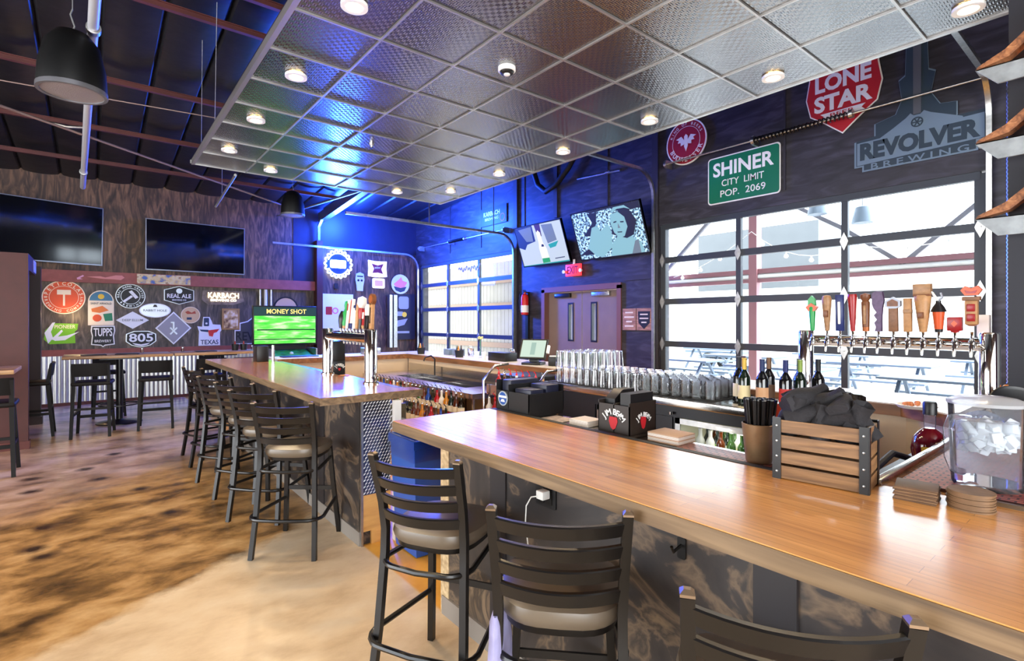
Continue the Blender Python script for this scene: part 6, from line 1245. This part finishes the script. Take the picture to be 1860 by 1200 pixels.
for k in range(4):
    b = MB(); b.lathe([(0, 0), (.03, 0), (.03, .008), (0, .008)], n=14); o = b.build('orange_slice', col('orange_peel', (226, 150, 50), .5)); o.location = (1.9, 5.02-.035*k, 1.06+.004*k); o.rotation_euler = (R(12), 0, 0); tag(o, 'orange slice on the ledge behind the far tap tower', 'fruit slice', 'orange slices')

# dark column with timber corbels at the right
t = thing('column', 'dark square column at the right edge rising from the bar corner', 'column', (4.42, .42, 1.08))
b = MB(); b.box(-.12, -.42, 0, .13, .157, 3.5); b.build('shaft', mat('dark_blue_grey_paint', (34, 34, 42), .55), t)
CORB = rampmat('rough_cedar', [(.3, (92, 54, 30)), (.55, (150, 94, 56)), (.8, (196, 138, 90))], (3, 14, 14), 2.4, 6, .8, .6); PLT = mat('galvanised_plate', (140, 144, 146), .45, .3, var=.25, vs=14)
for i, (z, l) in enumerate(((3.16, 'topmost timber ledge with pale plate on the dark column'), (2.72, 'second timber ledge from the top of the dark column'), (2.27, 'third timber ledge from the top of the dark column, over the window corner'))):
    q = thing('timber_ledge', l, 'timber ledge', (4.17, .5, z), 0, 'timber ledges on the column')
    b = MB(); b.box(-.06, -.5, -.05, .12, -.02, .05, bev=.004); b.build('beam', CORB, q)
    b = MB(); b.polyx([(.2, -.06), (.19, -.04), (.07, .02), (-.03, .11), (-.06, .07), (.05, -.025)], -.04, .04); b.build('bracket', CORB, q)
    b = MB(); b.polyx([(.2, -.06), (-.04, -.06), (-.04, -.17), (.1, -.17)], -.05, -.035); b.polyx([(.2, -.06), (-.04, -.06), (-.04, -.066), (.197, -.066)], -.05, .06); b.build('plate', PLT, q)
    b = MB(); b.box(-.03, -.45, .05, .1, -.08, .24); b.build('clad_board', mat('weathered_tan_board', (112, 92, 80), .7, var=.1, vs=6), q)
b = MB(); b.tube([(0, .006*(k % 2), 2.98-.02*k) for k in range(150)], .004, 5); o = b.build('hoist_chain', GALV); o.location = (6.88, .93, 1.0); tag(o, 'door hoist chain hanging left of the dark column', 'chain')
t = thing('door_bar_box', 'white box on a white pole beside the dark column', 'switch box', (4.4, .7, TOP)); b = MB(); b.box(-.03, -.025, .42, .03, .035, .56, bev=.005); b.build('box', mat('pinkish_white_plastic', (232, 216, 208), .5), t); b = MB(); b.cyl((0, 0, 0), (0, 0, .42), .006, 8); b.build('pole', WHITE, t)
# ================================================================ lettering: fonts to meshes, one mesh per sign
glyph = {}; tmp = []
for rec in TXT:
    for s, size, x, y, rot, bold, sx in rec[2]:
        key = (s, bold)
        if key not in glyph:
            c = bpy.data.curves.new('glyph', 'FONT'); c.body = s; c.size = 1; c.align_x = 'CENTER'; c.align_y = 'CENTER'; c.offset = bold*.5; c.extrude = .01; c.resolution_u = 3
            o = bpy.data.objects.new('glyph', c); COL.objects.link(o); glyph[key] = o
bpy.context.view_layer.update(); dg = bpy.context.evaluated_depsgraph_get()
GMESH = {}
for k, o in glyph.items():
    me = bpy.data.meshes.new_from_object(o.evaluated_get(dg)); GMESH[k] = me
RECS = []
for rec in TXT:                                   # each line of writing is a mesh of its own, an arc of letters is one line
    run = []
    for it in rec[2]:
        if len(it[0]) > 1: RECS.append((rec[0], rec[1], [it])+tuple(rec[3:]))
        else: run.append(it)
    if run:
        k = 0                                     # split runs where a new arc starts
        parts = [[run[0]]]
        for a, c in zip(run, run[1:]):
            if (a[1], a[5]) != (c[1], c[5]): parts.append([])
            parts[-1].append(c)
        for q in parts: RECS.append((rec[0], rec[1], q)+tuple(rec[3:]))
for rec in RECS:
    parent, m, items, name, z, ext, label = rec[:7]
    bm = bmesh.new()
    for s, size, x, y, rot, bold, sx in items:
        n0 = len(bm.verts); bm.from_mesh(GMESH[(s, bold)]); bm.verts.ensure_lookup_table()
        vs = bm.verts[n0:]
        ys = [v.co.y for v in vs]; cy = (max(ys)+min(ys))/2 if len(s) > 1 else .33*0
        fit = None
        if len(s) > 1:
            xs = [v.co.x for v in vs]; cx = (max(xs)+min(xs))/2
            for v in vs: v.co.y -= cy; v.co.x -= cx
            fit = (size/(max(ys)-min(ys)), (-sx)/(max(xs)-min(xs)) if sx < 0 else None)
            fit = (fit[1] or fit[0]*sx, fit[0])
        else: fit = (size*1.15*sx, size*1.15)
        # sizes are given as capital height
        M = Matrix.Translation((x, y, z)) @ Matrix.Rotation(R(rot), 4, 'Z') @ Matrix.Diagonal((fit[0], fit[1], .12, 1))
        bmesh.ops.transform(bm, matrix=M, verts=vs)
    me = bpy.data.meshes.new(name); bm.to_mesh(me); bm.free(); me.materials.clear(); me.materials.append(m)
    for p in me.polygons: p.material_index = 0
    o = bpy.data.objects.new(name, me); COL.objects.link(o); o.parent = parent
    if len(rec) > 7: o.matrix_basis = rec[7]
    if label: o['label'] = label
for o in glyph.values(): bpy.data.objects.remove(o)
for me in GMESH.values(): bpy.data.meshes.remove(me)
